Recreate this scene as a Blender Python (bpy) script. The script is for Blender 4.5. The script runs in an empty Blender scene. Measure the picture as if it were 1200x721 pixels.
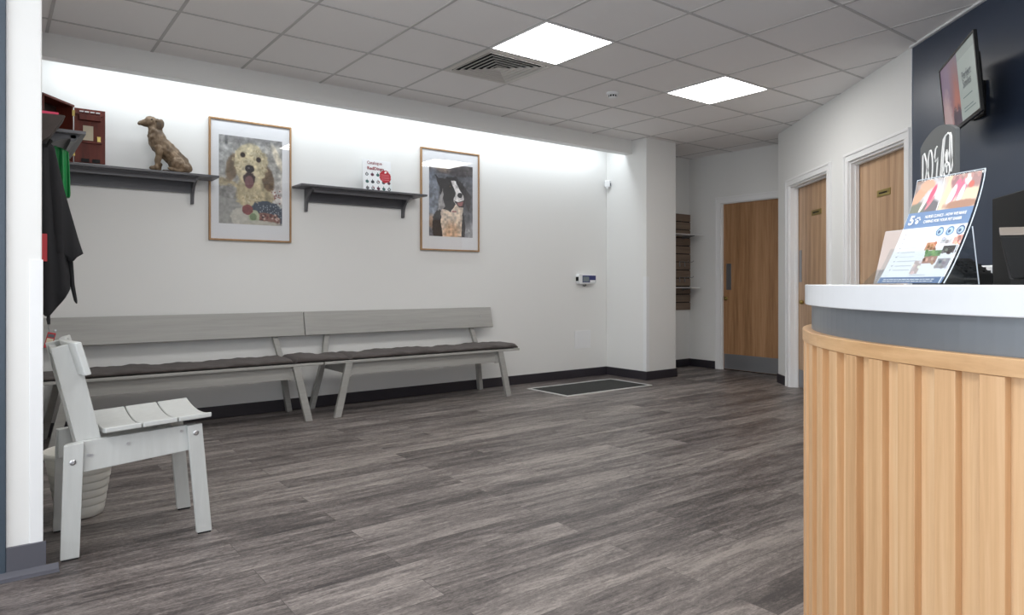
import bpy, math, random
import numpy as np
from mathutils import Vector, Matrix
random.seed(4); rng = np.random.default_rng(7)
S = bpy.context.scene
COL = S.collection
R = math.radians

# ------------------------------------------------------------------ camera, light, exposure
EYE = 1.05
YAW = R(-37.3)
cam_d = bpy.data.cameras.new('camera'); cam = bpy.data.objects.new('camera', cam_d); COL.objects.link(cam)
cam_d.sensor_width = 36; cam_d.lens = 802 * 36 / 1200; cam_d.shift_y = -27.5 / 1200
cam.location = (0, 0, EYE); cam.rotation_euler = (R(90), 0, YAW)
S.camera = cam
S.view_settings.view_transform = 'Standard'; S.view_settings.look = 'None'
S.view_settings.gamma = 1; S.view_settings.use_curve_mapping = False
S.view_settings.exposure = 0.66
S.cycles.transparent_max_bounces = 24

PANEL = 11.5                     # radiance of the ceiling panels
W = bpy.data.worlds.new('world'); S.world = W; W.use_nodes = True
W.node_tree.nodes['Background'].inputs[0].default_value = (.75, .85, 1, 1)
W.node_tree.nodes['Background'].inputs[1].default_value = 0.6

def area(name, loc, rot, sx, sy, radiance, col=(1, 1, 1), spread=180):
    l = bpy.data.lights.new(name, 'AREA'); l.shape = 'RECTANGLE'; l.size = sx; l.size_y = sy
    l.energy = radiance * math.pi * sx * sy; l.color = col; l.spread = R(spread)
    o = bpy.data.objects.new(name, l); COL.objects.link(o); o.location = loc; o.rotation_euler = rot
    return o
GX, GY = 3.284, 3.18            # one crossing of the 0.6 m ceiling grid
for i, j in ((-4, 0), (-7, 0), (-3, -4), (-7, -3), (-4, -6), (-7, -6)):
    area('ceiling_panel_lamp', (GX + .6*i + .3, GY + .6*j + .3, 2.645), (0, 0, 0), .57, .57, PANEL, (1, .985, .96))
# added fills at an assumed shopfront and entrance, tilted up to brighten the ceiling
area('shopfront_fill', (-.4, -2.1, 1.35), (R(126), 0, R(0)), 3.6, 2.1, 1.5, (.90, .95, 1))
area('entrance_fill', (-2.5, 1.6, 1.3), (R(122), 0, R(-90)), 2.6, 2.0, 3.0, (.90, .95, 1))
# LED strip hidden in the slot behind the bulkhead
area('cove_led_strip', (2.93, 5.40, 2.62), (R(16), 0, 0), 5.3, .05, 14, (.88, .95, 1))

# ------------------------------------------------------------------ helpers
def lin(c):
    return tuple(((v/255)/12.92 if v/255 <= .04045 else (((v/255)+.055)/1.055)**2.4) for v in c)

def wpos(o):
    p = Vector((0, 0, 0))
    while o is not None:
        p += o.location; o = o.parent
    return p

class MB:
    """collects geometry given in world coordinates"""
    def __init__(s): s.v = []; s.f = []; s.uv = None; s.T = Matrix.Identity(4)
    def add(s, vs, fs):
        n = len(s.v); s.v += [tuple(s.T @ Vector(p)) for p in vs]; s.f += [tuple(i + n for i in f) for f in fs]; return s
    def box(s, x0, x1, y0, y1, z0, z1):
        vs = [(x, y, z) for z in (z0, z1) for y in (y0, y1) for x in (x0, x1)]
        return s.add(vs, [(0, 2, 3, 1), (4, 5, 7, 6), (0, 1, 5, 4), (2, 6, 7, 3), (0, 4, 6, 2), (1, 3, 7, 5)])
    def prism(s, poly, f0, f1):
        """poly: 2d points; f0, f1 map a 2d point to the two end faces"""
        n = len(poly)
        vs = [f0(*p) for p in poly] + [f1(*p) for p in poly]
        fs = [tuple(range(n)), tuple(range(2*n - 1, n - 1, -1))] + [(i, i + n, (i+1) % n + n, (i+1) % n) for i in range(n)]
        return s.add(vs, fs)
    def xz(s, poly, y0, y1): return s.prism(poly, lambda a, b: (a, y0, b), lambda a, b: (a, y1, b))
    def yz(s, poly, x0, x1): return s.prism(poly, lambda a, b: (x0, a, b), lambda a, b: (x1, a, b))
    def xy(s, poly, z0, z1): return s.prism(poly, lambda a, b: (a, b, z0), lambda a, b: (a, b, z1))
    def lathe(s, prof, c, n=24, axis='z'):
        vs = []; fs = []
        for r, h in prof:
            for k in range(n):
                a = 2*math.pi*k/n; p = (r*math.cos(a), r*math.sin(a), h)
                if axis == 'y': p = (p[0], p[2], p[1])
                if axis == 'x': p = (p[2], p[0], p[1])
                vs.append((c[0]+p[0], c[1]+p[1], c[2]+p[2]))
        m = len(prof)
        for i in range(m-1):
            for k in range(n):
                fs.append((i*n+k, i*n+(k+1) % n, (i+1)*n+(k+1) % n, (i+1)*n+k))
        fs.append(tuple(range(n))[::-1]); fs.append(tuple(range((m-1)*n, m*n)))
        return s.add(vs, fs)
    def tube(s, pts, r, n=8):
        pts = [Vector(p) for p in pts]; rs = r if isinstance(r, (list, tuple)) else [r]*len(pts)
        vs = []; fs = []
        for i, p in enumerate(pts):
            d = (pts[min(i+1, len(pts)-1)] - pts[max(i-1, 0)]).normalized()
            u = d.cross(Vector((0, 0, 1)))
            if u.length < 1e-3: u = d.cross(Vector((0, 1, 0)))
            u.normalize(); w = d.cross(u)
            for k in range(n):
                a = 2*math.pi*k/n; vs.append(tuple(p + u*rs[i]*math.cos(a) + w*rs[i]*math.sin(a)))
        m = len(pts)
        for i in range(m-1):
            for k in range(n):
                fs.append((i*n+k, i*n+(k+1) % n, (i+1)*n+(k+1) % n, (i+1)*n+k))
        fs.append(tuple(range(n))[::-1]); fs.append(tuple(range((m-1)*n, m*n)))
        return s.add(vs, fs)
    def ball(s, c, r, n=12, m=8, rot=None):
        r = (r, r, r) if not isinstance(r, (tuple, list)) else r
        vs = [(0, 0, -r[2])]
        for i in range(1, m):
            t = -math.pi/2 + math.pi*i/m
            for k in range(n):
                a = 2*math.pi*k/n; vs.append((r[0]*math.cos(t)*math.cos(a), r[1]*math.cos(t)*math.sin(a), r[2]*math.sin(t)))
        vs.append((0, 0, r[2]))
        if rot is not None: vs = [tuple(rot @ Vector(v)) for v in vs]
        vs = [(v[0]+c[0], v[1]+c[1], v[2]+c[2]) for v in vs]
        fs = [(0, 1+(k+1) % n, 1+k) for k in range(n)]
        for i in range(m-2):
            for k in range(n):
                a = 1+i*n; b = a+n; fs.append((a+k, a+(k+1) % n, b+(k+1) % n, b+k))
        a = 1+(m-2)*n; top = len(vs)-1
        fs += [(a+k, a+(k+1) % n, top) for k in range(n)]
        return s.add(vs, fs)
    def grid(s, fn, nu, nv):
        vs = [fn(i/nu, j/nv) for j in range(nv+1) for i in range(nu+1)]
        fs = [(j*(nu+1)+i, j*(nu+1)+i+1, (j+1)*(nu+1)+i+1, (j+1)*(nu+1)+i) for j in range(nv) for i in range(nu)]
        return s.add(vs, fs)
    def build(s, name, mat, parent=None, loc=None, bevel=0, smooth=False, colors=None, fix=True):
        me = bpy.data.meshes.new(name)
        if parent is not None: org = wpos(parent)
        elif loc is not None: org = Vector(loc)
        else: org = Vector((0, 0, 0))
        me.from_pydata([(x-org.x, y-org.y, z-org.z) for x, y, z in s.v], [], s.f)
        if fix and colors is None:
            import bmesh
            bm = bmesh.new(); bm.from_mesh(me); bmesh.ops.recalc_face_normals(bm, faces=bm.faces); bm.to_mesh(me); bm.free()
        me.materials.append(mat)
        if colors is not None:
            at = me.color_attributes.new('Col', 'FLOAT_COLOR', 'CORNER')
            arr = np.ones((len(me.loops), 4), dtype=np.float32)
            arr[:, :3] = np.repeat(colors, 4, axis=0)
            at.data.foreach_set('color', arr.ravel())
        if smooth:
            me.polygons.foreach_set('use_smooth', [True]*len(me.polygons))
        o = bpy.data.objects.new(name, me); COL.objects.link(o)
        if parent is not None: o.parent = parent
        elif loc is not None: o.location = org
        if bevel:
            b = o.modifiers.new('bevel', 'BEVEL'); b.width = bevel; b.segments = 2; b.limit_method = 'ANGLE'; b.angle_limit = R(40)
            b.harden_normals = False
        return o

def empty(name, loc):
    o = bpy.data.objects.new(name, None); COL.objects.link(o); o.location = loc; o.empty_display_size = .05
    return o
def tag(o, label, cat, group=None, kind=None):
    o['label'] = label; o['category'] = cat
    if group: o['group'] = group
    if kind: o['kind'] = kind
    return o
def struct(o, label=None, cat=None):
    o['kind'] = 'structure'
    if label: o['label'] = label
    if cat: o['category'] = cat
    return o
def copy_tree(o, parent=None):
    c = o.copy(); COL.objects.link(c); c.parent = parent
    for ch in list(o.children): copy_tree(ch, c)
    return c

def text_mesh(txt, fn, mat, name, parent, size=1.0, align='CENTER', bold=0, fit=None):
    """lettering laid by fn(x, y) -> world point; x, y in text units scaled by size; fit = width to fill"""
    cu = bpy.data.curves.new(name, 'FONT'); cu.body = txt; cu.align_x = align; cu.align_y = 'CENTER'; cu.size = 1; cu.offset = bold
    cu.resolution_u = 3
    to = bpy.data.objects.new(name, cu); COL.objects.link(to)
    bpy.context.view_layer.update()
    dg = bpy.context.evaluated_depsgraph_get()
    me = bpy.data.meshes.new_from_object(to.evaluated_get(dg))
    bpy.data.objects.remove(to)
    vs = [v.co.copy() for v in me.vertices]; fs = [tuple(p.vertices) for p in me.polygons]
    bpy.data.meshes.remove(me)
    k = size
    if fit:
        xs = [v.x for v in vs]; k = fit/(max(xs)-min(xs)); ky = size
    else: ky = k
    m = MB(); m.add([tuple(fn(v.x*k, v.y*ky)) for v in vs], fs)
    return m.build(name, mat, parent, fix=False)

# ------------------------------------------------------------------ materials
def new_mat(name):
    m = bpy.data.materials.new(name); m.use_nodes = True
    return m, m.node_tree.nodes, m.node_tree.links, m.node_tree.nodes['Principled BSDF']
def plain(name, c, rough=.5, metal=0, spec=.5, bump=0, bscale=200, var=0, coat=0):
    m, N, L, P = new_mat(name)
    P.inputs['Base Color'].default_value = (*lin(c), 1); P.inputs['Roughness'].default_value = rough
    P.inputs['Metallic'].default_value = metal; P.inputs['Specular IOR Level'].default_value = spec
    P.inputs['Coat Weight'].default_value = coat
    tc = N.new('ShaderNodeTexCoord')
    if bump:
        n = N.new('ShaderNodeTexNoise'); n.inputs['Scale'].default_value = bscale; n.inputs['Detail'].default_value = 3
        b = N.new('ShaderNodeBump'); b.inputs['Strength'].default_value = bump; b.inputs['Distance'].default_value = .002
        L.new(tc.outputs['Object'], n.inputs['Vector']); L.new(n.outputs['Fac'], b.inputs['Height']); L.new(b.outputs[0], P.inputs['Normal'])
    if var:
        n = N.new('ShaderNodeTexNoise'); n.inputs['Scale'].default_value = 6; n.inputs['Detail'].default_value = 5
        h = N.new('ShaderNodeMix'); h.data_type = 'RGBA'
        c1 = lin([max(0, x-var) for x in c]); c2 = lin([min(255, x+var) for x in c])
        h.inputs['A'].default_value = (*c1, 1); h.inputs['B'].default_value = (*c2, 1)
        L.new(tc.outputs['Object'], n.inputs['Vector']); L.new(n.outputs['Fac'], h.inputs['Factor']); L.new(h.outputs['Result'], P.inputs['Base Color'])
    return m
def ramp(N, stops):
    r = N.new('ShaderNodeValToRGB'); e = r.color_ramp.elements
    while len(e) < len(stops): e.new(.5)
    for k, (p, c) in enumerate(stops): e[k].position = p; e[k].color = (*lin(c), 1)
    return r
def wood(name, c_dark, c_mid, c_light, grain=(1, 1, .04), scale=60, rough=.45, cathedral=0, bump=.15, rnd=0, knots=False):
    """grain: scale of the coordinate along x, y, z (small = grain runs that way)"""
    m, N, L, P = new_mat(name); P.inputs['Roughness'].default_value = rough
    tc = N.new('ShaderNodeTexCoord'); mp = N.new('ShaderNodeMapping'); mp.inputs['Scale'].default_value = grain
    L.new(tc.outputs['Object'], mp.inputs['Vector'])
    vec = mp.outputs[0]
    oi = N.new('ShaderNodeObjectInfo')
    off = N.new('ShaderNodeVectorMath'); off.operation = 'ADD'
    cx = N.new('ShaderNodeCombineXYZ'); mm = N.new('ShaderNodeMath'); mm.operation = 'MULTIPLY'; mm.inputs[1].default_value = 7.0
    L.new(oi.outputs['Random'], mm.inputs[0])
    for k in range(3): L.new(mm.outputs[0], cx.inputs[k])
    L.new(vec, off.inputs[0]); L.new(cx.outputs[0], off.inputs[1]); vec = off.outputs[0]
    n1 = N.new('ShaderNodeTexNoise'); n1.inputs['Scale'].default_value = scale; n1.inputs['Detail'].default_value = 6; n1.inputs['Roughness'].default_value = .65
    n1.inputs['Distortion'].default_value = .3
    L.new(vec, n1.inputs['Vector'])
    n2 = N.new('ShaderNodeTexNoise'); n2.inputs['Scale'].default_value = scale*.12; n2.inputs['Detail'].default_value = 3
    L.new(vec, n2.inputs['Vector'])
    mix = N.new('ShaderNodeMath'); mix.operation = 'ADD'
    a = N.new('ShaderNodeMath'); a.operation = 'MULTIPLY'; a.inputs[1].default_value = .6; L.new(n1.outputs['Fac'], a.inputs[0])
    b = N.new('ShaderNodeMath'); b.operation = 'MULTIPLY'; b.inputs[1].default_value = .4; L.new(n2.outputs['Fac'], b.inputs[0])
    L.new(a.outputs[0], mix.inputs[0]); L.new(b.outputs[0], mix.inputs[1]); fac = mix.outputs[0]
    if cathedral:
        w = N.new('ShaderNodeTexWave'); w.wave_type = 'BANDS'; w.bands_direction = 'DIAGONAL'
        w.inputs['Scale'].default_value = scale*.10; w.inputs['Distortion'].default_value = 5; w.inputs['Detail'].default_value = 3; w.inputs['Detail Scale'].default_value = .7
        L.new(vec, w.inputs['Vector'])
        c = N.new('ShaderNodeMath'); c.operation = 'MULTIPLY_ADD'; c.inputs[1].default_value = cathedral; L.new(w.outputs['Fac'], c.inputs[0]); L.new(fac, c.inputs[2])
        d = N.new('ShaderNodeMath'); d.operation = 'SUBTRACT'; d.inputs[1].default_value = cathedral*.5; L.new(c.outputs[0], d.inputs[0]); fac = d.outputs[0]
    if rnd:
        r1 = N.new('ShaderNodeMath'); r1.operation = 'MULTIPLY_ADD'; r1.inputs[1].default_value = rnd; r1.inputs[2].default_value = -rnd/2
        L.new(oi.outputs['Random'], r1.inputs[0]); r2 = N.new('ShaderNodeMath'); r2.operation = 'ADD'; L.new(fac, r2.inputs[0]); L.new(r1.outputs[0], r2.inputs[1]); fac = r2.outputs[0]
    rp = ramp(N, [(.34, c_dark), (.5, c_mid), (.66, c_light)])
    L.new(fac, rp.inputs[0]); L.new(rp.outputs[0], P.inputs['Base Color'])
    bp = N.new('ShaderNodeBump'); bp.inputs['Strength'].default_value = bump; bp.inputs['Distance'].default_value = .0012
    L.new(n1.outputs['Fac'], bp.inputs['Height']); L.new(bp.outputs[0], P.inputs['Normal'])
    return m

M = {}
M['wall'] = plain('wall_paint', (229, 229, 227), .6, bump=.08, bscale=260)
M['ceil'] = plain('ceiling_tile', (240, 238, 237), .85, bump=.25, bscale=420)
M['bar'] = plain('ceiling_bar', (196, 194, 193), .8)
M['trim'] = plain('gloss_white', (236, 236, 236), .3)
M['guard'] = plain('white_plastic', (232, 233, 234), .35)
M['skirt'] = plain('black_vinyl', (47, 44, 50), .42)
M['skirt_l'] = plain('grey_vinyl', (84, 84, 92), .45)
M['navy'] = plain('navy_paint', (50, 61, 80), .38, bump=.12, bscale=160, var=2)
M['frame_dark'] = plain('anthracite_metal', (62, 74, 86), .4)
M['bench'] = wood('grey_painted_wood', (152, 151, 147), (161, 160, 156), (169, 168, 164), (.05, 1, 1), 46, .42, bump=.35)
M['chair'] = wood('pale_grey_painted_wood', (184, 186, 184), (189, 191, 189), (194, 196, 194), (1, 1, .12), 34, .4, bump=.15)
M['shelf'] = plain('charcoal_paint', (92, 92, 96), .38, bump=.15, bscale=60, var=3)
M['cushion'] = plain('taupe_canvas', (80, 74, 72), .85, bump=.5, bscale=500, var=4)
M['oak_door'] = wood('oak_veneer', (134, 98, 66), (162, 122, 86), (178, 138, 102), (1, 1, .05), 38, .38, cathedral=.10)
M['oak_pale'] = wood('pale_oak_veneer', (154, 120, 92), (180, 146, 114), (194, 162, 130), (1, 1, .05), 42, .38, cathedral=.10)
M['slat'] = wood('clear_oak', (196, 153, 110), (213, 172, 128), (226, 188, 146), (1, 1, .03), 62, .45, rnd=.09, bump=.1)
M['rail'] = wood('clear_oak_rail', (188, 146, 102), (206, 165, 120), (218, 179, 134), (.12, .12, 1), 50, .38, bump=.1)
M['slat_back'] = wood('clear_oak_lightened', (204, 164, 122), (222, 185, 142), (232, 200, 160), (1, 1, .03), 62, .45, bump=.1)  # lighter copy of the slat oak, offsets the shade between the slats
M['solid'] = plain('white_solid_surface', (226, 229, 233), .22)
M['band'] = plain('satin_grey', (116, 121, 127), .3, metal=.25, bump=.04, bscale=30)
M['steel'] = plain('brushed_steel', (150, 152, 156), .35, metal=.85)
M['kick'] = plain('brushed_kick_plate', (160, 162, 166), .5, metal=.9)
M['brass'] = plain('brass', (170, 150, 90), .35, metal=.8)
M['black'] = plain('black_plastic', (14, 14, 14), .55, spec=.25)
M['black_gloss'] = plain('black_gloss_plastic', (12, 12, 14), .15)
M['rubber'] = plain('black_rubber', (30, 30, 30), .7)
M['mat'] = plain('ribbed_black_mat', (34, 36, 34), .75, bump=.9, bscale=150)
M['alu'] = plain('aluminium_edge', (205, 205, 203), .45, metal=.3)
M['frame_oak'] = wood('picture_frame_oak', (128, 96, 62), (160, 124, 86), (178, 142, 102), (1, 1, .1), 60, .45)
M['mount'] = plain('mount_card', (226, 227, 230), .8)
M['white'] = plain('white_print', (240, 240, 240), .6)
M['mahog'] = wood('mahogany', (60, 20, 12), (98, 34, 19), (116, 46, 28), (1, 1, .08), 40, .6)
M['mahog_in'] = plain('dark_interior', (42, 26, 22), .6)
M['coat'] = plain('black_wool', (33, 33, 36), .95, bump=.6, bscale=380, var=4)
M['green'] = plain('green_nylon', (26, 128, 66), .4, bump=.3, bscale=60, var=8)
M['red'] = plain('red_print', (176, 40, 48), .5)
M['pink'] = plain('pink_card', (206, 62, 96), .6)
M['darkwood'] = plain('dark_woven_wood', (52, 42, 38), .6, bump=.8, bscale=90)
M['bin'] = plain('off_white_plastic', (214, 212, 204), .4)
M['chalk'] = plain('chalkboard', (84, 86, 86), .6, var=3)
M['chalk_w'] = plain('chalk_white', (232, 232, 230), .8)
M['ink_r'] = plain('dark_red_ink', (140, 38, 52), .6)
M['ink_g'] = plain('grey_ink', (92, 96, 104), .6)
M['ink_n'] = plain('slate_blue_ink', (70, 96, 130), .6)
M['paper'] = plain('cream_paper', (206, 196, 174), .8, var=5)
M['slatwall'] = wood('smoked_oak_slatwall', (96, 78, 66), (122, 102, 86), (138, 118, 100), (.06, 1, 1), 40, .5)
M['statue'] = wood('carved_driftwood', (58, 46, 36), (112, 92, 70), (158, 136, 110), (.6, 1, .35), 40, .6, bump=.8)
M['screen_grey'] = plain('lcd_grey', (120, 132, 136), .25)
M['blue_label'] = plain('blue_label', (38, 44, 104), .4)
M['vent'] = plain('vent_enamel', (206, 202, 196), .45)
M['void'] = plain('duct_dark', (20, 20, 20), .9)
M['silver_bolt'] = plain('zinc_bolt', (190, 190, 192), .3, metal=.9)

def vcol(name, rough=.5, emit=0):
    m, N, L, P = new_mat(name); a = N.new('ShaderNodeVertexColor'); a.layer_name = 'Col'
    L.new(a.outputs[0], P.inputs['Base Color']); P.inputs['Roughness'].default_value = rough
    if emit: L.new(a.outputs[0], P.inputs['Emission Color']); P.inputs['Emission Strength'].default_value = emit
    return m
M['print'] = vcol('printed_picture', .5)
M['tv_pic'] = vcol('lit_screen', .25, .22)
m, N, L, P = new_mat('lit_diffuser'); P.inputs['Base Color'].default_value = (1, 1, 1, 1)
P.inputs['Emission Color'].default_value = (1, .985, .96, 1); P.inputs['Emission Strength'].default_value = PANEL; M['lit'] = m
def clear(name, tint=(1, 1, 1), base=.04, rough=.02):
    m, N, L, P = new_mat(name); N.remove(P)
    t = N.new('ShaderNodeBsdfTransparent'); t.inputs[0].default_value = (*tint, 1)
    g = N.new('ShaderNodeBsdfGlossy'); g.inputs['Roughness'].default_value = rough
    f = N.new('ShaderNodeLayerWeight'); f.inputs['Blend'].default_value = .5
    pw = N.new('ShaderNodeMath'); pw.operation = 'POWER'; pw.inputs[1].default_value = 4; L.new(f.outputs['Facing'], pw.inputs[0])
    ma = N.new('ShaderNodeMath'); ma.operation = 'MULTIPLY_ADD'; ma.inputs[1].default_value = .5; ma.inputs[2].default_value = base; L.new(pw.outputs[0], ma.inputs[0])
    x = N.new('ShaderNodeMixShader'); L.new(ma.outputs[0], x.inputs[0]); L.new(t.outputs[0], x.inputs[1]); L.new(g.outputs[0], x.inputs[2])
    L.new(x.outputs[0], N['Material Output'].inputs[0]); return m
M['glass'] = clear('picture_glass', base=.08)
M['acrylic'] = clear('clear_acrylic', (.93, .95, .96), rough=.05)
M['acrylic_edge'] = plain('acrylic_edge', (205, 214, 222), .2)

# floor: grey-brown wood-look vinyl planks laid along x
m, N, L, P = new_mat('vinyl_planks'); M['floor'] = m
tc = N.new('ShaderNodeTexCoord')
br = N.new('ShaderNodeTexBrick'); br.inputs['Scale'].default_value = 1; br.inputs['Brick Width'].default_value = 1.22; br.inputs['Row Height'].default_value = .152
br.inputs['Mortar Size'].default_value = .0012; br.offset = .37; br.offset_frequency = 2
br.inputs['Color1'].default_value = (0, 0, 0, 1); br.inputs['Color2'].default_value = (1, 1, 1, 1); br.inputs['Bias'].default_value = 0
L.new(tc.outputs['Object'], br.inputs['Vector'])
# per plank shift of the grain
sh = N.new('ShaderNodeVectorMath'); sh.operation = 'MULTIPLY_ADD'; sh.inputs[1].default_value = (9, 5, 3)
L.new(br.outputs['Color'], sh.inputs[0]); 
mp = N.new('ShaderNodeMapping'); mp.inputs['Scale'].default_value = (.13, 1, 1); L.new(tc.outputs['Object'], mp.inputs['Vector']); L.new(mp.outputs[0], sh.inputs[2])
n1 = N.new('ShaderNodeTexNoise'); n1.inputs['Scale'].default_value = 34; n1.inputs['Detail'].default_value = 12; n1.inputs['Roughness'].default_value = .8; n1.inputs['Distortion'].default_value = 1.0
n2 = N.new('ShaderNodeTexNoise'); n2.inputs['Scale'].default_value = 7; n2.inputs['Detail'].default_value = 6; n2.inputs['Roughness'].default_value = .6; n2.inputs['Distortion'].default_value = 1.2
L.new(sh.outputs[0], n1.inputs['Vector']); L.new(sh.outputs[0], n2.inputs['Vector'])
def mth(op, a, b, c=None):
    x = N.new('ShaderNodeMath'); x.operation = op
    for k, v in enumerate((a, b, c)):
        if v is None: continue
        if isinstance(v, (int, float)): x.inputs[k].default_value = v
        else: L.new(v, x.inputs[k])
    return x.outputs[0]
mp3 = N.new('ShaderNodeMapping'); mp3.inputs['Scale'].default_value = (.45, 1, 1); L.new(sh.outputs[0], mp3.inputs['Vector'])
n3 = N.new('ShaderNodeTexNoise'); n3.inputs['Scale'].default_value = 120; n3.inputs['Detail'].default_value = 6; n3.inputs['Roughness'].default_value = .7; n3.inputs['Distortion'].default_value = .8
mp4 = N.new('ShaderNodeMapping'); mp4.inputs['Scale'].default_value = (3.4, 1, 1); L.new(sh.outputs[0], mp4.inputs['Vector']); L.new(mp4.outputs[0], n3.inputs['Vector'])
f = mth('ADD', mth('MULTIPLY', n1.outputs['Fac'], .40), mth('MULTIPLY', n2.outputs['Fac'], .32))
f = mth('ADD', f, mth('MULTIPLY', n3.outputs['Fac'], .23))
sp = N.new('ShaderNodeSeparateColor'); L.new(br.outputs['Color'], sp.inputs[0])
f = mth('ADD', f, mth('MULTIPLY', sp.outputs[0], .07))
rp = ramp(N, [(.42, (50, 45, 45)), (.47, (82, 75, 73)), (.52, (110, 103, 100)), (.59, (148, 140, 135))])
L.new(f, rp.inputs[0])
mx = N.new('ShaderNodeMix'); mx.data_type = 'RGBA'; mx.inputs['B'].default_value = (*lin((58, 52, 52)), 1)
L.new(mth('MULTIPLY', br.outputs['Fac'], .7), mx.inputs['Factor']); L.new(rp.outputs[0], mx.inputs['A']); L.new(mx.outputs['Result'], P.inputs['Base Color'])
P.inputs['Roughness'].default_value = .42; P.inputs['Specular IOR Level'].default_value = .45
bp = N.new('ShaderNodeBump'); bp.inputs['Strength'].default_value = .18; bp.inputs['Distance'].default_value = .001
L.new(n1.outputs['Fac'], bp.inputs['Height']); L.new(bp.outputs[0], P.inputs['Normal'])

# ------------------------------------------------------------------ room shell
YB = 5.66          # wall behind the benches
XC0, XC1, YC = 5.69, 6.185, 5.05   # column
XF = 7.15          # far wall with a door
H = 2.65
U = Vector((-math.cos(R(49.7)), -math.sin(R(49.7)), 0)); NW = Vector((.763, -.647, 0)).normalized()   # along the angled wall; into it
P0 = Vector((6.69, 4.09, 0))
def wl(s, e, z): p = P0 + U*s + NW*e; return (p.x, p.y, z)
def wbox(mb, s0, s1, e0, e1, z0, z1):
    vs = [wl(s, e, z) for z in (z0, z1) for e in (e0, e1) for s in (s0, s1)]
    return mb.add(vs, [(0, 2, 3, 1), (4, 5, 7, 6), (0, 1, 5, 4), (2, 6, 7, 3), (0, 4, 6, 2), (1, 3, 7, 5)])

b = MB(); b.add([(-2.6, -2.2, 0), (7.6, -2.2, 0), (7.6, 5.9, 0), (-2.6, 5.9, 0), (-2.6, -2.2, -.1), (7.6, -2.2, -.1), (7.6, 5.9, -.1), (-2.6, 5.9, -.1)],
                 [(0, 1, 2, 3), (7, 6, 5, 4), (0, 4, 5, 1), (1, 5, 6, 2), (2, 6, 7, 3), (3, 7, 4, 0)])
struct(b.build('floor', M['floor']))
ce = struct(MB().box(-2.6, 7.6, -2.2, 5.9, H + .003, H + .1).build('ceiling', M['ceil']))
b = MB()
for k in range(-11, 8):
    x = GX + .6*k
    if -2.6 < x < 7.2: b.box(x-.009, x+.009, -2.2, 5.26 if x < 5.7 else 5.62, H, H + .008)
for k in range(-9, 5):
    y = GY + .6*k
    if y < 5.6: b.box(-2.6, 7.15, y-.009, y+.009, H - .0006, H + .0074)
tg = b.build('tile_grid', M['bar'], ce)
struct(MB().box(-.05, XC0 + .6, YB, YB + .12, 0, H + .05).build('wall_back', M['wall']))
struct(MB().box(XC0, XC1, YC, YB, 0, H + .005).build('wall_column', M['wall'], bevel=.004))
struct(MB().box(XC1, XF + .1, 5.62, YB + .12, 0, H + .05).build('wall_alcove', M['wall']))
struct(MB().box(.04, .15, 3.05, YB + .12, 0, H + .05).build('wall_left', M['wall'], bevel=.004))
b = MB().box(.15, XC0, 5.26, 5.36, 2.50, H + .006)
struct(b.build('trim_1', M['wall'], bevel=.003), 'white bulkhead hiding the light strip above the benches', 'bulkhead')
# far wall with the opening of its door
b = MB(); b.box(XF, XF+.12, 5.15, 5.62, 0, H + .05); b.box(XF, XF+.12, 4.20, 5.15, 2.05, H + .05); b.box(XF, XF+.12, 4.0, 4.20, 0, H + .05)
struct(b.build('wall_far', M['wall']))
# angled wall: openings s .345-1.31 and 1.725-2.62
b = MB()
for s0, s1, z0 in ((0, .345, 0), (1.31, 1.725, 0), (2.62, 2.70, 0), (.345, 1.31, 2.05), (1.725, 2.62, 2.05)):
    wbox(b, s0, s1, 0, .16, z0, H + .005)
b.box(6.69, XF + .1, 3.94, 4.09, 0, H + .005)
struct(b.build('wall_right', M['wall']))
b = MB(); wbox(b, 2.70, 7.6, -.006, .16, 0, H + .005)
struct(b.build('wall_reception', M['navy']))
b = MB(); wbox(b, 2.6925, 2.7035, -.012, .0, 0, H - .01)
struct(b.build('trim_2', M['trim']))
b = MB(); wbox(b, 2.70, 7.6, -.026, -.006, H - .012, H + .002)
struct(b.build('trim_3', M['trim']))
# front, entrance side and the wall left of the entrance
b = MB(); b.box(-2.7, 1.95, -2.32, -2.2, 0, .25); b.box(-2.7, 1.95, -2.32, -2.2, 2.45, H+.05); b.box(1.5, 1.95, -2.32, -2.2, .25, 2.45); b.box(-2.7, -2.3, -2.32, -2.2, .25, 2.45)
struct(b.build('wall_front', M['wall']))
b = MB()
for x in (-2.3, -1.05, .2, 1.45): b.box(x, x+.05, -2.30, -2.24, .25, 2.45)
b.box(-2.3, 1.5, -2.30, -2.24, .25, .31); b.box(-2.3, 1.5, -2.30, -2.24, 2.39, 2.45)
w1 = struct(b.build('window_1', M['frame_dark'])); MB().box(-2.3, 1.5, -2.275, -2.268, .3, 2.4).build('pane', M['glass'], w1)  # assumed window out of view, put in for the daylight fill
b = MB(); b.box(-2.72, -2.6, -2.2, .2, 0, H+.05); b.box(-2.72, -2.6, 3.0, 3.2, 0, H+.05); b.box(-2.72, -2.6, .2, 3.0, 2.4, H+.05)
struct(b.build('wall_side', M['wall']))
b = MB()
for y in (.2, 1.57, 2.94): b.box(-2.69, -2.63, y, y+.06, 0, 2.4)
b.box(-2.69, -2.63, .2, 3.0, 2.34, 2.4); b.box(-2.69, -2.63, .2, 3.0, 0, .12)
w2 = struct(b.build('window_2', M['frame_dark'])); MB().box(-2.665, -2.658, .2, 3.0, .1, 2.36).build('pane', M['glass'], w2)  # assumed entrance glazing out of view, placed to match its fill lamp
struct(MB().box(-2.72, -.06, 3.06, 3.18, 0, H+.05).build('wall_entrance', M['wall']))
struct(MB().box(-.10, .044, 3.035, 3.14, 0, H+.004).build('trim_4', M['frame_dark'], bevel=.004), 'dark blue-grey post beside the white wall end at the left edge', 'post')
struct(MB().box(.044, .049, 3.047, 3.052, .1, H).build('trim_5', M['trim']))
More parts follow.
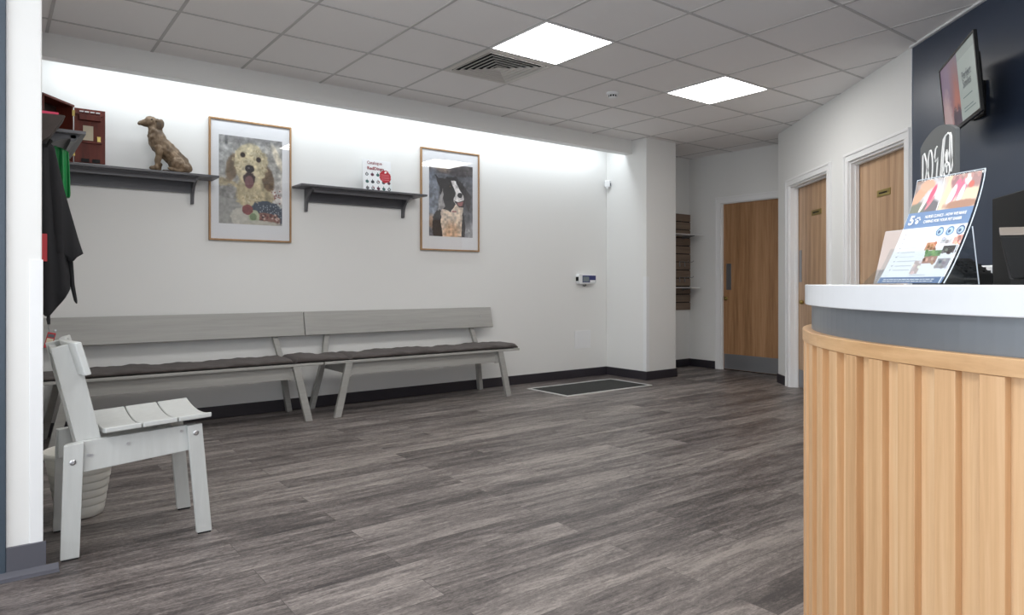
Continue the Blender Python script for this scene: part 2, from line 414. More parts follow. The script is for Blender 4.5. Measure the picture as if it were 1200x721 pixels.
# corner guards
b = MB(); b.box(.112, .1515, 3.0465, 3.05, .10, 1.14); b.box(.15, .1535, 3.0465, 3.09, .10, 1.14)
struct(b.build('trim_6', M['guard'], bevel=.0015), 'white plastic corner guard on the left wall end', 'corner guard')
b = MB(); b.box(XC0-.003, XC0+.045, YC-.003, YC, .10, 1.13); b.box(XC0-.003, XC0, YC, YC+.045, .10, 1.13)
struct(b.build('trim_7', M['guard'], bevel=.0015), 'white plastic corner guard on the column corner', 'corner guard')
# skirtings
SK = .095
def skirt(name, segs, mat='skirt'):
    b = MB()
    for s in segs: b.box(*s, 0, SK)
    return struct(b.build(name, M[mat], bevel=.003))
skirt('baseboard_back', [(.15, XC0, YB-.012, YB)])
skirt('baseboard_column', [(XC0-.012, XC0, YC-.012, YB-.012), (XC0, XC1, YC-.012, YC), (XC1, XC1+.012, YC-.012, 5.62)])
skirt('baseboard_alcove', [(XC1+.012, XF, 5.608, 5.62), (XF-.012, XF, 5.215, 5.608)])
skirt('baseboard_left', [(.15, .162, 3.05, YB-.012)])
b = MB(); b.box(.044, .162, 3.036, 3.05, 0, .105)
b.yz([(3.036, 0), (3.036, .02), (3.015, .004), (2.985, .0015), (2.985, 0)], .0, .20)
struct(b.build('baseboard_entrance', M['skirt_l'], bevel=.002))
b = MB(); wbox(b, -.01, .275, -.012, 0, 0, SK); wbox(b, 1.385, 1.655, -.012, 0, 0, SK)
struct(b.build('baseboard_right', M['skirt'], bevel=.003))
b = MB(); wbox(b, 2.71, 7.5, -.018, -.006, 0, SK)
struct(b.build('baseboard_reception', M['skirt'], bevel=.003))

# ------------------------------------------------------------------ doors
d1 = struct(empty('door_1', (XF, 4.67, 0)), 'oak door with steel kick plate in the far wall', 'door')
b = MB(); b.box(XF+.03, XF+.075, 4.225, 5.125, .008, 2.03); b.build('leaf', M['oak_door'], d1, bevel=.002)
b = MB(); b.box(XF+.0, XF+.12, 5.125, 5.15, 0, 2.05); b.box(XF+.0, XF+.12, 4.20, 4.225, 0, 2.05); b.box(XF+.0, XF+.12, 4.225, 5.125, 2.03, 2.05)
b.box(XF-.018, XF, 5.135, 5.212, 0, 2.04); b.box(XF-.018, XF, 4.14, 4.215, 0, 2.04); b.box(XF-.018, XF, 4.14, 5.212, 2.04, 2.115)
b.box(XF-.024, XF-.018, 5.19, 5.212, 0, 2.093); b.box(XF-.024, XF-.018, 4.14, 5.212, 2.093, 2.115)
b.build('architrave', M['trim'], d1, bevel=.003)
MB().box(XF+.027, XF+.03, 4.235, 5.115, .012, .195).build('kick_plate', M['kick'], d1)
MB().box(XF+.027, XF+.03, 5.015, 5.085, .98, 1.30).build('push_plate', M['steel'], d1, bevel=.001)
MB().lathe([(.008, -.03), (.008, -.012), (.02, -.03), (.024, -.018), (.02, 0)], (XF+.027, 5.08, .875), axis='x').build('turn_knob', M['brass'], d1, smooth=True)
MB().box(XF+.031, XF+.074, 4.225, 5.125, 0, .008).build('threshold_seal', M['rubber'], d1)

def door_r(name, s0, s1, e, mat, label, sign, knob_s, with_plate):
    cx = wl((s0+s1)/2, 0, 0)
    d = struct(empty(name, cx), label, 'door')
    b = MB(); wbox(b, s0+.02, s1-.02, e, e+.045, .008, 2.03); b.build('leaf', M[mat], d)
    b = MB()
    wbox(b, s0, s0+.022, 0, .16, 0, 2.05); wbox(b, s1-.022, s1, 0, .16, 0, 2.05); wbox(b, s0+.022, s1-.022, 0, .16, 2.028, 2.05)
    for a, c in ((s0-.068, s0+.006), (s1-.006, s1+.068)):
        wbox(b, a, c, -.018, 0, 0, 2.044)
    wbox(b, s0-.068, s1+.068, -.018, 0, 2.044, 2.112)
    wbox(b, s0-.068, s0-.046, -.025, -.018, 0, 2.09); wbox(b, s1+.046, s1+.068, -.025, -.018, 0, 2.09); wbox(b, s0-.068, s1+.068, -.025, -.018, 2.09, 2.112)
    # stops in front of the leaf
    wbox(b, s0+.022, s0+.034, e-.035, e-.004, 0, 2.02); wbox(b, s1-.034, s1-.022, e-.035, e-.004, 0, 2.02); wbox(b, s0+.02, s1-.02, e-.035, e-.004, 2.014, 2.028)
    b.build('architrave', M['trim'], d, bevel=.0025)
    b = MB(); wbox(b, s0+.04, s1-.04, e-.003, e, .012, .19); b.build('kick_plate', M['kick'], d)
    sa, sb, z0, z1 = sign
    b = MB(); wbox(b, sa, sb, e-.006, e, z0, z1); sg = b.build('door_sign', M['brass'], d, bevel=.001); sg['label'] = 'small brass name plate'
    b = MB()
    n = 8
    for k in range(n):
        q = sa + (sb-sa)*(.18+.64*k/n); wbox(b, q, q+(sb-sa)*.055, e-.0075, e-.0055, (z0+z1)/2-.006, (z0+z1)/2+.006)
    b.build('engraving', M['black'], sg)
    if with_plate:
        b = MB(); wbox(b, s0+.05, s0+.115, e-.004, e, 1.07, 1.39); b.build('push_plate', M['steel'], d)
    b = MB(); p = wl(knob_s, e-.02, .87); b.ball(p, (.022, .022, .022)); b.tube([wl(knob_s, e-.02, .87), wl(knob_s, e, .87)], .01); b.build('turn_knob', M['brass'], d, smooth=True)
    return d
door_r('door_2', .345, 1.31, .08, 'oak_pale', 'oak door in the angled wall, next to the corner', (.72, .95, 1.705, 1.755), .50, True)
door_r('door_3', 1.725, 2.62, .07, 'oak_pale', 'oak door in the angled wall, beside the navy wall', (2.055, 2.255, 1.715, 1.765), 2.50, False)

# ------------------------------------------------------------------ ceiling fittings
def panel(x0, y0, label):
    p = empty('ceiling_light_panel', (x0+.3, y0+.3, H))
    tag(p, label, 'light', 'recessed ceiling light panels')
    b = MB()
    for a in ((x0+.006, x0+.018, y0+.006, y0+.594), (x0+.582, x0+.594, y0+.006, y0+.594), (x0+.018, x0+.582, y0+.006, y0+.018), (x0+.018, x0+.582, y0+.582, y0+.594)):
        b.box(*a, H-.004, H+.006)
    b.build('frame', M['trim'], p)
    MB().box(x0+.018, x0+.582, y0+.018, y0+.582, H-.0015, H+.004).build('diffuser', M['lit'], p)
    return p
pa = panel(GX-.6, GY, 'lit square ceiling panel touching the slatted air vent')
pb = copy_tree(pa); pb.location.x += 1.8
pb['label'] = 'lit square ceiling panel farther back, toward the oak doors'

vx, vy = GX-.3, GY+.9
v = empty('air_vent', (vx, vy, H)); tag(v, 'square ceiling air vent with nested slatted louvres', 'vent')
b = MB()
def ring(b, a0, a1, z0, z1):
    """square ring between half sizes a0 (outer, z0) and a1 (inner, z1), 2 mm thick"""
    q = [(-1, -1), (1, -1), (1, 1), (-1, 1)]
    vs = [(vx+i*a, vy+j*a, z) for a, z in ((a0, z0), (a1, z1), (a1, z1+.002), (a0, z0+.002)) for i, j in q]
    fs = []
    for r_ in range(4):
        for k in range(4):
            fs.append((r_*4+k, r_*4+(k+1) % 4, ((r_+1) % 4)*4+(k+1) % 4, ((r_+1) % 4)*4+k))
    b.add(vs, fs)
ring(b, .296, .262, H-.006, H-.010); b.build('frame', M['vent'], v)
for k in range(6):
    b = MB(); a = .262-.040*k; ring(b, a-.014, a-.040, H-.012, H+.024); ring(b, a-.004, a-.014, H-.014, H-.012); b.build('louvre', M['vent'], v)
b = MB(); b.add([(vx+i*.03, vy+j*.03, H-.012) for i, j in ((-1, -1), (1, -1), (1, 1), (-1, 1))]+[(vx, vy, H+.018)], [(0, 1, 2, 3), (0, 1, 4), (1, 2, 4), (2, 3, 4), (3, 0, 4)]); b.build('centre_cap', M['vent'], v)
MB().box(vx-.27, vx+.27, vy-.27, vy+.27, H+.0018, H+.0026).build('duct_shade', M['void'], v)  # black sheet, its colour stands for the shade inside the duct
v.children[-1].location.z = 0

s = empty('smoke_detector', (4.146, 4.05, H)); tag(s, 'small round white smoke detector on a ceiling tile', 'smoke detector')
MB().lathe([(.052, 0), (.052, -.014), (.046, -.02), (.044, -.024)], (4.146, 4.05, H+.006), 28).build('base', M['guard'], s, smooth=False)
MB().lathe([(.036, -.018), (.036, -.034)], (4.146, 4.05, H+.0), 28).build('sensor_chamber', M['black'], s)
b = MB()
for k in range(10):
    a = 2*math.pi*k/10; b.tube([(4.146+.038*math.cos(a), 4.05+.038*math.sin(a), H-.016), (4.146+.034*math.cos(a), 4.05+.034*math.sin(a), H-.034)], .0035, 6)
b.lathe([(.036, -.034), (.03, -.041), (.012, -.044)], (4.146, 4.05, H), 28); b.build('cover', M['guard'], s)

# motion sensor high in the wall corner
s = empty('motion_sensor', (5.655, 5.63, 2.17)); tag(s, 'small white motion sensor high in the corner by the column', 'sensor')
b = MB(); b.T = Matrix.Translation((5.655, 5.628, 2.20)) @ Matrix.Rotation(R(28), 4, 'Z')
b.box(-.027, .027, -.05, .012, -.035, .045); b.build('housing', M['guard'], s, bevel=.008)
b = MB(); b.T = Matrix.Translation((5.655, 5.628, 2.20)) @ Matrix.Rotation(R(28), 4, 'Z')
b.box(-.018, .018, -.054, -.049, -.020, .012); b.build('lens', M['ink_g'], s, bevel=.002)
b = MB(); b.ball((5.655, 5.61, 2.158), (.016, .016, .014)); b.build('swivel', M['guard'], s, smooth=True)

# ------------------------------------------------------------------ painting helper (flat printed pictures)
class Paint:
    def __init__(s, w, h, bg):
        s.w, s.h = w, h; s.a = np.ones((h, w, 3))*np.array(bg, float)
        s.U, s.V = np.meshgrid((np.arange(w)+.5)/w, (np.arange(h)+.5)/h)
    def blend(s, m, c): s.a = s.a*(1-m[..., None]) + np.array(c, float)*m[..., None]; return s
    def ell(s, cu, cv, ru, rv, c, soft=.1, rot=0, al=1):
        du, dv = (s.U-cu), (s.V-cv)*s.h/s.w; rv = rv*s.h/s.w
        a = math.radians(rot); x = du*math.cos(a)+dv*math.sin(a); y = -du*math.sin(a)+dv*math.cos(a)
        d = np.sqrt((x/ru)**2+(y/rv)**2)
        if ru > .05: d = d + (s.noise(34)-.5)*.16 + (s.noise(12)-.5)*.10
        return s.blend(np.clip((1-d)/soft+.5, 0, 1)*al, c)
    def rect(s, u0, v0, u1, v1, c, al=1): return s.blend(((s.U >= u0) & (s.U < u1) & (s.V >= v0) & (s.V < v1))*float(al), c)
    def poly(s, pts, c, al=1, wob=0):
        U = s.U + (wob*(s.noise(14)-.5) if wob else 0); V = s.V + (wob*(s.noise(14)-.5) if wob else 0)
        inside = np.zeros_like(s.U, bool); n = len(pts)
        for i in range(n):
            x0, y0 = pts[i]; x1, y1 = pts[(i+1) % n]
            cnd = ((y0 > V) != (y1 > V))
            inside ^= cnd & (U < (x1-x0)*(V-y0)/((y1-y0) if abs(y1-y0) > 1e-9 else 1e-9)+x0)
        return s.blend(inside*float(al), c)
    def noise(s, n):
        m = max(2, int(n*s.h/s.w)); g = rng.random((m+2, n+2))
        x = s.U*n; y = s.V*m; i = x.astype(int); j = y.astype(int); fx = x-i; fy = y-j
        fx = fx*fx*(3-2*fx); fy = fy*fy*(3-2*fy)
        return (g[j, i]*(1-fx)+g[j, i+1]*fx)*(1-fy)+(g[j+1, i]*(1-fx)+g[j+1, i+1]*fx)*fy
    def fur(s, amt, n1=18, n2=45):
        k = 1+amt*((s.noise(n1)+s.noise(n2)*.4)/1.4-.5)*2; s.a *= k[..., None]; return s
    def desat(s, k): g = s.a.mean(axis=2, keepdims=True); s.a = g+(s.a-g)*k; return s
    def sheet(s, fn, name, parent, mat='print'):
        w, h = s.w, s.h; b = MB(); b.grid(lambda u, v: fn(u, v), w, h)
        c = np.clip(s.a, 0, 255)/255; c = np.where(c <= .04045, c/12.92, ((c+.055)/1.055)**2.4)
        return b.build(name, M[mat], parent, colors=c.reshape(-1, 3).astype(np.float32))

# ------------------------------------------------------------------ framed pictures
def frame(x0, x1, z0, z1, px0, px1, pz0, pz1, label, paint):
    p = empty('framed_picture', ((x0+x1)/2, YB, z0)); tag(p, label, 'picture', 'framed dog portraits above the benches')
    b = MB(); w = .014; y0 = YB-.024; y1 = YB-.001
    for a in ((x0, x0+w, z0, z1), (x1-w, x1, z0, z1), (x0+w, x1-w, z0, z0+w), (x0+w, x1-w, z1-w, z1)):
        b.box(a[0], a[1], y0, y1, a[2], a[3])
    b.build('frame', M['frame_oak'], p, bevel=.002)
    MB().box(x0+w, x1-w, YB-.012, YB-.002, z0+w, z1-w).build('mount', M['mount'], p)
    paint.sheet(lambda u, v: (px0+(px1-px0)*u, YB-.0125, pz1+(pz0-pz1)*v), 'photograph', p)
    g = MB().add([(x0+w, YB-.018, z0+w), (x1-w, YB-.018, z0+w), (x1-w, YB-.018, z1-w), (x0+w, YB-.018, z1-w)], [(0, 1, 2, 3)])
    g.build('glazing', M['glass'], p, fix=False)

p = Paint(130, 180, (158, 158, 156))
p.rect(0, .0, 1, .08, (138, 138, 138)); p.rect(.09, 0, .13, .11, (104, 106, 108)); p.ell(.5, .55, .9, .35, (176, 174, 168), .8)
p.rect(.0, .1, .2, .45, (150, 152, 152), .6); p.rect(.72, .05, 1, .5, (168, 166, 160), .6)
p.ell(.93, .22, .05, .17, (216, 206, 184), .6, -22); p.ell(.9, .62, .2, .12, (196, 190, 186), .6)
for k in range(26): p.ell(.78+.2*rng.random(), .55+.2*rng.random(), .012, .009, (146, 92, 84), .4)
p.ell(.1, .55, .22, .06, (166, 150, 116), .4, 12)
p.ell(.12, .82, .34, .26, (146, 144, 140), .12); p.fur(.14, 20, 60)
p.ell(.55, .66, .29, .30, (184, 168, 130), .18); p.ell(.5, .6, .16, .2, (200, 184, 146), .5)
p.ell(.20, .36, .095, .16, (120, 100, 76), .25, 10); p.ell(.76, .45, .10, .15, (116, 92, 68), .25, -14)
p.ell(.49, .29, .27, .215, (196, 182, 144), .14); p.ell(.49, .14, .14, .07, (208, 196, 160), .5)
p.ell(.40, .40, .13, .09, (206, 192, 154), .3); p.ell(.56, .41, .12, .09, (202, 188, 150), .3); p.ell(.48, .56, .13, .07, (190, 174, 136), .4)
p.fur(.22, 16, 44)
p.ell(.48, .42, .12, .045, (208, 194, 158), .4); p.ell(.47, .475, .095, .075, (60, 40, 40), .2); p.ell(.465, .515, .072, .075, (126, 82, 84), .2); p.ell(.465, .50, .006, .05, (104, 62, 66), .5)
p.ell(.475, .36, .07, .045, (44, 38, 40), .12); p.ell(.46, .35, .02, .01, (100, 96, 98), .3)
for u, v in ((.365, .205), (.615, .245)): p.ell(u, v, .04, .03, (70, 50, 40), .3); p.ell(u, v, .026, .019, (28, 22, 20), .2)
p.ell(.1, .9, .3, .2, (156, 155, 150), .1); p.ell(.78, .86, .3, .13, (74, 84, 98), .1, 14)
for k in range(60): p.ell(.6+.38*rng.random(), .76+.16*rng.random(), .007, .005, (168, 176, 184), .4)
p.ell(.38, .93, .2, .12, (196, 192, 180), .12, 10); p.ell(.78, .92, .2, .06, (150, 104, 92), .2, 12)
for k in range(40): p.ell(.62+.34*rng.random(), .87+.1*rng.random(), .018, .011, [(120, 70, 64), (196, 168, 156), (90, 70, 66)][k % 3], .4, 30)
p.ell(.54, .90, .09, .07, (176, 186, 150), .15); p.ell(.53, .91, .055, .04, (120, 140, 100), .2); p.ell(.44, .83, .085, .06, (140, 76, 74), .15)
p.ell(.66, .99, .3, .04, (186, 182, 168), .3); p.fur(.10, 24, 60)
for k in range(150):      # curls of the coat
    a = rng.random()*6.28; q = math.sqrt(rng.random()); u_, v_ = .5+.26*q*math.cos(a), .32+.19*q*math.sin(a)
    if v_ > .42: u_ = .5+.2*q*math.cos(a); v_ = .55+.22*q*abs(math.sin(a))
    if abs(u_-.47) < .12 and .3 < v_ < .6: continue
    if min(abs(u_-.365)+abs(v_-.205), abs(u_-.615)+abs(v_-.245)) < .07: continue
    p.ell(u_, v_, .022, .008, [(158, 142, 104), (214, 202, 168)][k % 2], .8, rng.integers(0, 180), .5)
p.desat(.82)
frame(1.345, 1.99, 1.393, 2.352, 1.42, 1.915, 1.528, 2.225, 'framed portrait of a curly cream dog with its tongue out', p)

p = Paint(120, 166, (94, 96, 104))
p.rect(0, 0, 1, .14, (78, 74, 76)); p.ell(.25, .08, .4, .03, (120, 108, 100), .6, 10); p.ell(.7, .12, .3, .04, (66, 62, 66), .6)
p.ell(.08, .45, .14, .4, (118, 124, 136), .5); p.ell(.05, .8, .1, .09, (146, 122, 104), .5); p.ell(.93, .9, .14, .14, (150, 150, 154), .5); p.ell(.9, .5, .12, .3, (88, 88, 96), .6)
p.fur(.2, 8, 20)
p.poly([(.13, .17), (.48, .23), (.42, .34), (.3, .5), (.24, .36)], (40, 38, 42), wob=.04)
p.poly([(.82, .28), (.97, .44), (.9, .64), (.8, .5)], (48, 46, 50), wob=.04)
p.ell(.53, .38, .30, .21, (36, 34, 38), .1); p.ell(.45, .58, .24, .26, (34, 32, 36), .15)
p.poly([(.30, .33), (.34, .60), (.24, .72), (.12, .82), (.2, .62), (.24, .45)], (176, 172, 172), .8, wob=.05)
p.ell(.22, .86, .15, .22, (32, 30, 34), .1); p.ell(.75, .86, .07, .22, (34, 30, 32), .12)
p.poly([(.28, .62), (.5, .66), (.62, .52), (.78, .58), (.74, .8), (.72, 1.01), (.32, 1.01), (.26, .8)], (214, 196, 178), wob=.04)
p.ell(.5, .95, .18, .14, (206, 172, 142), .6)
p.poly([(.5, .22), (.6, .23), (.70, .34), (.79, .42), (.78, .52), (.62, .55), (.55, .50), (.60, .38), (.53, .28)], (222, 218, 218), wob=.02)
p.ell(.47, .31, .05, .03, (20, 18, 20), .3); p.ell(.745, .30, .045, .025, (20, 18, 20), .3); p.ell(.475, .305, .014, .009, (130, 100, 80), .4)
p.fur(.28, 22, 60)
p.ell(.70, .415, .06, .035, (24, 22, 26), .15)
p.poly([(.55, .49), (.66, .515), (.83, .47), (.79, .58), (.68, .585)], (40, 28, 32), wob=.01); p.poly([(.63, .525), (.78, .50), (.75, .56), (.68, .57)], (156, 100, 98))
p.rect(.52, .64, .62, .655, (140, 60, 70), .7)
frame(3.219, 3.887, 1.372, 2.345, 3.312, 3.81, 1.509, 2.211, 'framed portrait of a black and white sheepdog, mouth open', p)

# ------------------------------------------------------------------ wall shelves above the benches
def bracket_poly(d, h):
    """side profile: from the wall out by d under the shelf, down by h at the wall, hollow curve"""
    pts = [(0, 0), (0, -h), (.03, -h), (.034, -h+.01)]
    for k in range(9):
        a = k/8; pts.append((.036+(d-.036)*(1-math.cos(a*math.pi/2)), -h+.02+(h-.04)*math.sin(a*math.pi/2)))
    pts += [(d, 0)]
    return pts
def shelf(x0, x1, label, bx, zt=1.868, d=.22):
    yf = YB-d
    s = empty('wall_shelf', ((x0+x1)/2, YB, zt)); tag(s, label, 'shelf', 'charcoal wall shelves above the benches')
    b = MB(); b.box(x0, x1, yf, YB-.001, zt-.018, zt); b.build('shelf_board', M['shelf'], s, bevel=.003)
    b = MB(); b.yz([(YB-d+.028, zt-.018), (YB-d+.028, zt-.024)]+[(YB-d+.03+.024*math.sin(k*math.pi/12), zt-.024-.032*(1-math.cos(k*math.pi/12))) for k in range(7)]+[(YB-d+.075, zt-.056), (YB-d+.075, zt-.018)], bx[0]+.02, bx[1]); b.build('moulding', M['shelf'], s)
    b = MB(); b.box(bx[0]+.02, bx[1], YB-.02, YB-.001, zt-.125, zt-.018); b.build('back_rail', M['shelf'], s)
    for x in bx:
        b = MB(); b.yz([(YB-.001-p[0], zt-.018+p[1]) for p in bracket_poly(d-.035, .19)], x, x+.02); b.build('bracket', M['shelf'], s, bevel=.002)
shelf(.155, 1.372, 'long charcoal wall shelf under the dog statue, at left', (.30, 1.215))
shelf(2.0, 3.175, 'charcoal wall shelf between the two portraits, holding one catalogue', (2.105, 3.02))

# standing catalogue
cat = empty('catalogue', (2.73, 5.55, 1.868)); tag(cat, 'white catalogue with a red circle standing on the wall shelf', 'catalogue')
ca, cb = Vector((2.595, 5.55, 1.869)), Vector((2.872, 5.55, 1.869)); cup = Vector((0, .03, .283))
def cf(u, v, o=0): p = ca+(cb-ca)*u+cup*(1-v); return (p.x, p.y-o, p.z)
b = MB(); b.add([cf(0, 1), cf(1, 1), cf(1, 0), cf(0, 0)]+[tuple(Vector(cf(*q))+Vector((0, .006, 0))) for q in ((0, 1), (1, 1), (1, 0), (0, 0))], [(0, 1, 2, 3), (7, 6, 5, 4), (0, 4, 5, 1), (1, 5, 6, 2), (2, 6, 7, 3), (3, 7, 4, 0)])
b.build('pages', M['white'], cat)
p = Paint(110, 112, (236, 238, 240))
p.rect(.9, .3, 1, 1, (226, 232, 232)); 
for r_, v_ in enumerate((.47, .70, .90)):
    for c_ in range(5):
        if r_ == 0 and c_ > 2: continue
        u_ = .14+.19*c_; col = [(70, 74, 78), (90, 40, 60), (60, 100, 96), (50, 54, 62), (96, 96, 100)][(c_+r_*2) % 5]
        p.rect(u_-.008, v_-.085, u_+.008, v_-.05, (80, 80, 84)); p.ell(u_, v_, .055, .048, col, .2)
        if (c_+r_) % 3 == 0: p.ell(u_, v_, .03, .026, (206, 208, 210), .3)
        if (c_+r_) % 4 == 3: p.ell(u_-.03, v_-.03, .02, .02, (170, 172, 176), .3); p.ell(u_+.03, v_-.03, .02, .02, (150, 60, 66), .3)
p.ell(.78, .50, .20, .20, (176, 30, 46), .05); p.ell(.80, .36, .05, .03, (238, 238, 238), .3, -30)
for v_ in (.44, .49, .545, .60): p.rect(.64, v_, .92, v_+.018, (214, 120, 128))
p.sheet(lambda u, v: cf(u, v, .001), 'cover', cat)
text_mesh('Catalogue', lambda x, y: cf(.42+x, .10-y, .003), M['ink_r'], 'title', cat, size=.13, fit=.52, bold=.01)
text_mesh('RedDingo', lambda x, y: cf(.45+x, .275-y, .003), M['ink_r'], 'heading', cat, size=.13, fit=.58, bold=.03)

# ------------------------------------------------------------------ carved dog statue
st = empty('dog_statue', (1.02, 5.55, 1.868)); tag(st, 'carved driftwood statue of a sitting dog looking left, on the shelf', 'statue')
def sp_(cx, cy): return (.851+(cx-80)*.00098, 1.883+(452-cy)*.00096)
b = MB()
def el(cx, cy, rx, rz, ry, y=5.55, ang=0):
    x, z = sp_(cx, cy); b.ball((x, y, z), (rx*.00098, ry, rz*.00096), 14, 10, Matrix.Rotation(R(ang), 3, 'Y'))
def lb(pts, y=5.55):
    """tube through (cx, cy, r in crop px)"""
    P = [(sp_(a, c)[0], y if len(q) < 1 else y+q[0], sp_(a, c)[1]) for a, c, r_, *q in pts]
    b.tube(P, [r_*.00097 for a, c, r_, *q in pts], 14)
    for e_ in (0, -1): b.ball(P[e_], pts[e_][2]*.00097, 14, 10)
el(158, 90, 50, 40, .040, ang=-8); el(125, 102, 34, 26, .028); el(196, 104, 36, 42, .038)                      # skull
lb([(160, 98, 34), (125, 104, 27), (100, 109, 21), (87, 112, 17)])   # muzzle
lb([(182, 112, 42), (184, 160, 50), (196, 200, 60), (205, 240, 66)])  # neck
lb([(200, 215, 58), (208, 245, 64), (235, 280, 66), (280, 320, 60), (330, 365, 58), (370, 402, 50)])  # trunk
lb([(205, 190, 30), (262, 245, 34), (325, 305, 32), (390, 375, 32), (415, 420, 28)])  # back
el(330, 395, 62, 56, .06, 5.53, 20); el(350, 395, 60, 56, .055, 5.585, 20); el(378, 420, 48, 42, .065)
lb([(205, 290, 34), (204, 350, 24), (196, 400, 19), (190, 436, 19)], 5.515); lb([(175, 440, 12), (150, 444, 10)], 5.515)
lb([(220, 285, 34), (222, 350, 24), (222, 400, 19), (216, 436, 18)], 5.585); lb([(210, 440, 12), (184, 444, 10)], 5.585)
lb([(370, 440, 18), (320, 444, 16), (285, 440, 13), (270, 436, 9)], 5.505); lb([(370, 440, 18), (300, 446, 12), (250, 448, 8)], 5.59)
lb([(405, 440, 20), (425, 446, 12), (420, 452, 7)], 5.55)
body = b.build('body', M['statue'], st, smooth=True)
rm = body.modifiers.new('remesh', 'REMESH'); rm.mode = 'VOXEL'; rm.voxel_size = .0042; rm.use_smooth_shade = True
tx = bpy.data.textures.new('chips', 'STUCCI'); tx.noise_scale = .028; tx.turbulence = 8
dm = body.modifiers.new('chips', 'DISPLACE'); dm.texture = tx; dm.strength = .010; dm.mid_level = .5; dm.texture_coords = 'LOCAL'
for y, sgn in ((5.512, -1), (5.588, 1)):
    b = MB(); x, z = sp_(212, 112); b.ball((x, y, z), (.027, .012, .042), 14, 10, Matrix.Rotation(R(14), 3, 'Y'))
    x, z = sp_(205, 88); b.ball((x, y, z), (.022, .011, .016), 12, 8); b.build('ear', M['statue'], st, smooth=True)
b = MB(); x, z = sp_(82, 112); b.ball((x, 5.55, z), (.012, .013, .009)); b.build('nose', M['black'], st, smooth=True)
for y in (5.516, 5.584):
    b = MB(); x, z = sp_(158, 80); b.ball((x, y, z), (.008, .006, .006)); b.build('eye', M['black'], st, smooth=True)

# ------------------------------------------------------------------ mahogany cabinet with open door
cb_ = empty('key_cabinet', (.40, 5.5, 1.868)); tag(cb_, 'small mahogany cabinet with its door open, on the left shelf', 'cabinet')
hx, hy = .447, 5.50; FW = Vector((.606, .7955, 0)); RT = Vector((.7955, -.606, 0))
Hh = Vector((hx, hy, 0)); z0, z1 = 1.869, 2.262
def cbx(mb, a0, a1, b0, b1, za, zb):   # a toward the camera from the hinge, b to the left
    vs = [tuple(Hh - FW*a - RT*bb + Vector((0, 0, z))) for z in (za, zb) for bb in (b0, b1) for a in (a0, a1)]
    return mb.add(vs, [(0, 2, 3, 1), (4, 5, 7, 6), (0, 1, 5, 4), (2, 6, 7, 3), (0, 4, 6, 2), (1, 3, 7, 5)])
b = MB(); cbx(b, 0, .30, .0, .12, z0, z0+.012); cbx(b, -.004, .31, -.006, .126, z1-.012, z1+.004); cbx(b, 0, .012, 0, .12, z0, z1); cbx(b, .288, .30, 0, .12, z0, z1)
b.build('carcass', M['mahog'], cb_, bevel=.002)
b = MB(); cbx(b, .012, .288, .108, .118, z0+.012, z1-.012); cbx(b, .012, .288, .02, .11, 2.06, 2.066); b.build('lining', M['mahog_in'], cb_)
b = MB(); b.box(.452, .634, 5.497, 5.513, z0+.012, z1-.012); dr = b.build('door', M['mahog'], cb_, bevel=.002)
b = MB(); b.box(.478, .606, 5.470, 5.497, 2.17, 2.205); b.box(.455, .620, 5.484, 5.497, 2.205, 2.222); b.build('rack', M['mahog'], dr, bevel=.002)
for x in (.492, .523, .556, .588): MB().box(x-.012, x+.012, 5.474, 5.49, 2.222, 2.230).build('peg', M['white'], dr)
MB().box(.502, .562, 5.4945, 5.4968, 2.035, 2.135).build('note', M['paper'], dr)
MB().box(.500, .612, 5.482, 5.497, 2.016, 2.026).build('ledge', M['mahog'], dr)
MB().box(.584, .606, 5.488, 5.497, 2.03, 2.066).build('latch', M['brass'], dr, bevel=.001)
for x in (.492, .556): MB().box(x, x+.046, 5.490, 5.4975, z0+.016, z0+.040).build('clip', M['black'], dr)
for z in (1.92, 2.19): MB().box(hx-.008, hx+.008, 5.49, 5.499, z, z+.04).build('hinge', M['brass'], cb_)

# ------------------------------------------------------------------ shelf, basket, clothes on the left wall
ns = empty('coat_shelf', (.15, 4.8, 1.868)); tag(ns, 'grey shelf end on the left wall, above the hanging black coat', 'shelf')
zt = 1.868; b = MB(); b.box(.152, .407, 4.30, 5.2, zt-.018, zt); b.build('shelf_board', M['shelf'], ns, bevel=.003)
b = MB(); b.box(.152, .172, 4.34, 5.18, zt-.125, zt-.018); b.build('back_rail', M['shelf'], ns)
b = MB(); b.xz([(.34, zt-.018), (.385, zt-.018), (.38, zt-.024), (.36, zt-.05), (.34, zt-.056)], 4.34, 5.18); b.build('moulding', M['shelf'], ns)
for y in (4.34, 5.1):
    b = MB(); b.xz([(.152+p[0], zt-.018+p[1]) for p in bracket_poly(.215, .19)], y, y+.02); b.build('bracket', M['shelf'], ns, bevel=.002)
for y in (4.42, 4.7):
    MB().tube([(.172, y, 1.78), (.215, y, 1.775), (.24, y, 1.765), (.25, y, 1.785)], .007).build('hook', M['steel'], ns)
bk = empty('wall_basket', (.15, 4.2, 1.79)); tag(bk, 'dark wooden wall basket holding pink cards beside the white wall end', 'basket')
b = MB(); b.xz([(.153, 1.895), (.294, 1.900), (.300, 1.893), (.235, 1.785), (.20, 1.755), (.153, 1.745)], 4.10, 4.27); b.build('tray', M['darkwood'], bk, bevel=.003)
b = MB(); b.tube([(.16, 4.14, 1.735), (.225, 4.14, 1.745), (.243, 4.14, 1.775)], .009); b.build('hook', M['black'], bk)
tag(MB().xz([(.17, 1.895), (.262, 1.899), (.268, 1.906), (.20, 1.914), (.17, 1.915)], 4.13, 4.24).build('card_stack', M['pink'], loc=(.2, 4.18, 1.895)) if 0 else
    MB().box(.165, .272, 4.12, 4.25, 1.8985, 1.913).build('card_stack', M['pink'], loc=None), 'bright pink cards lying on the dark wall basket', 'cards')

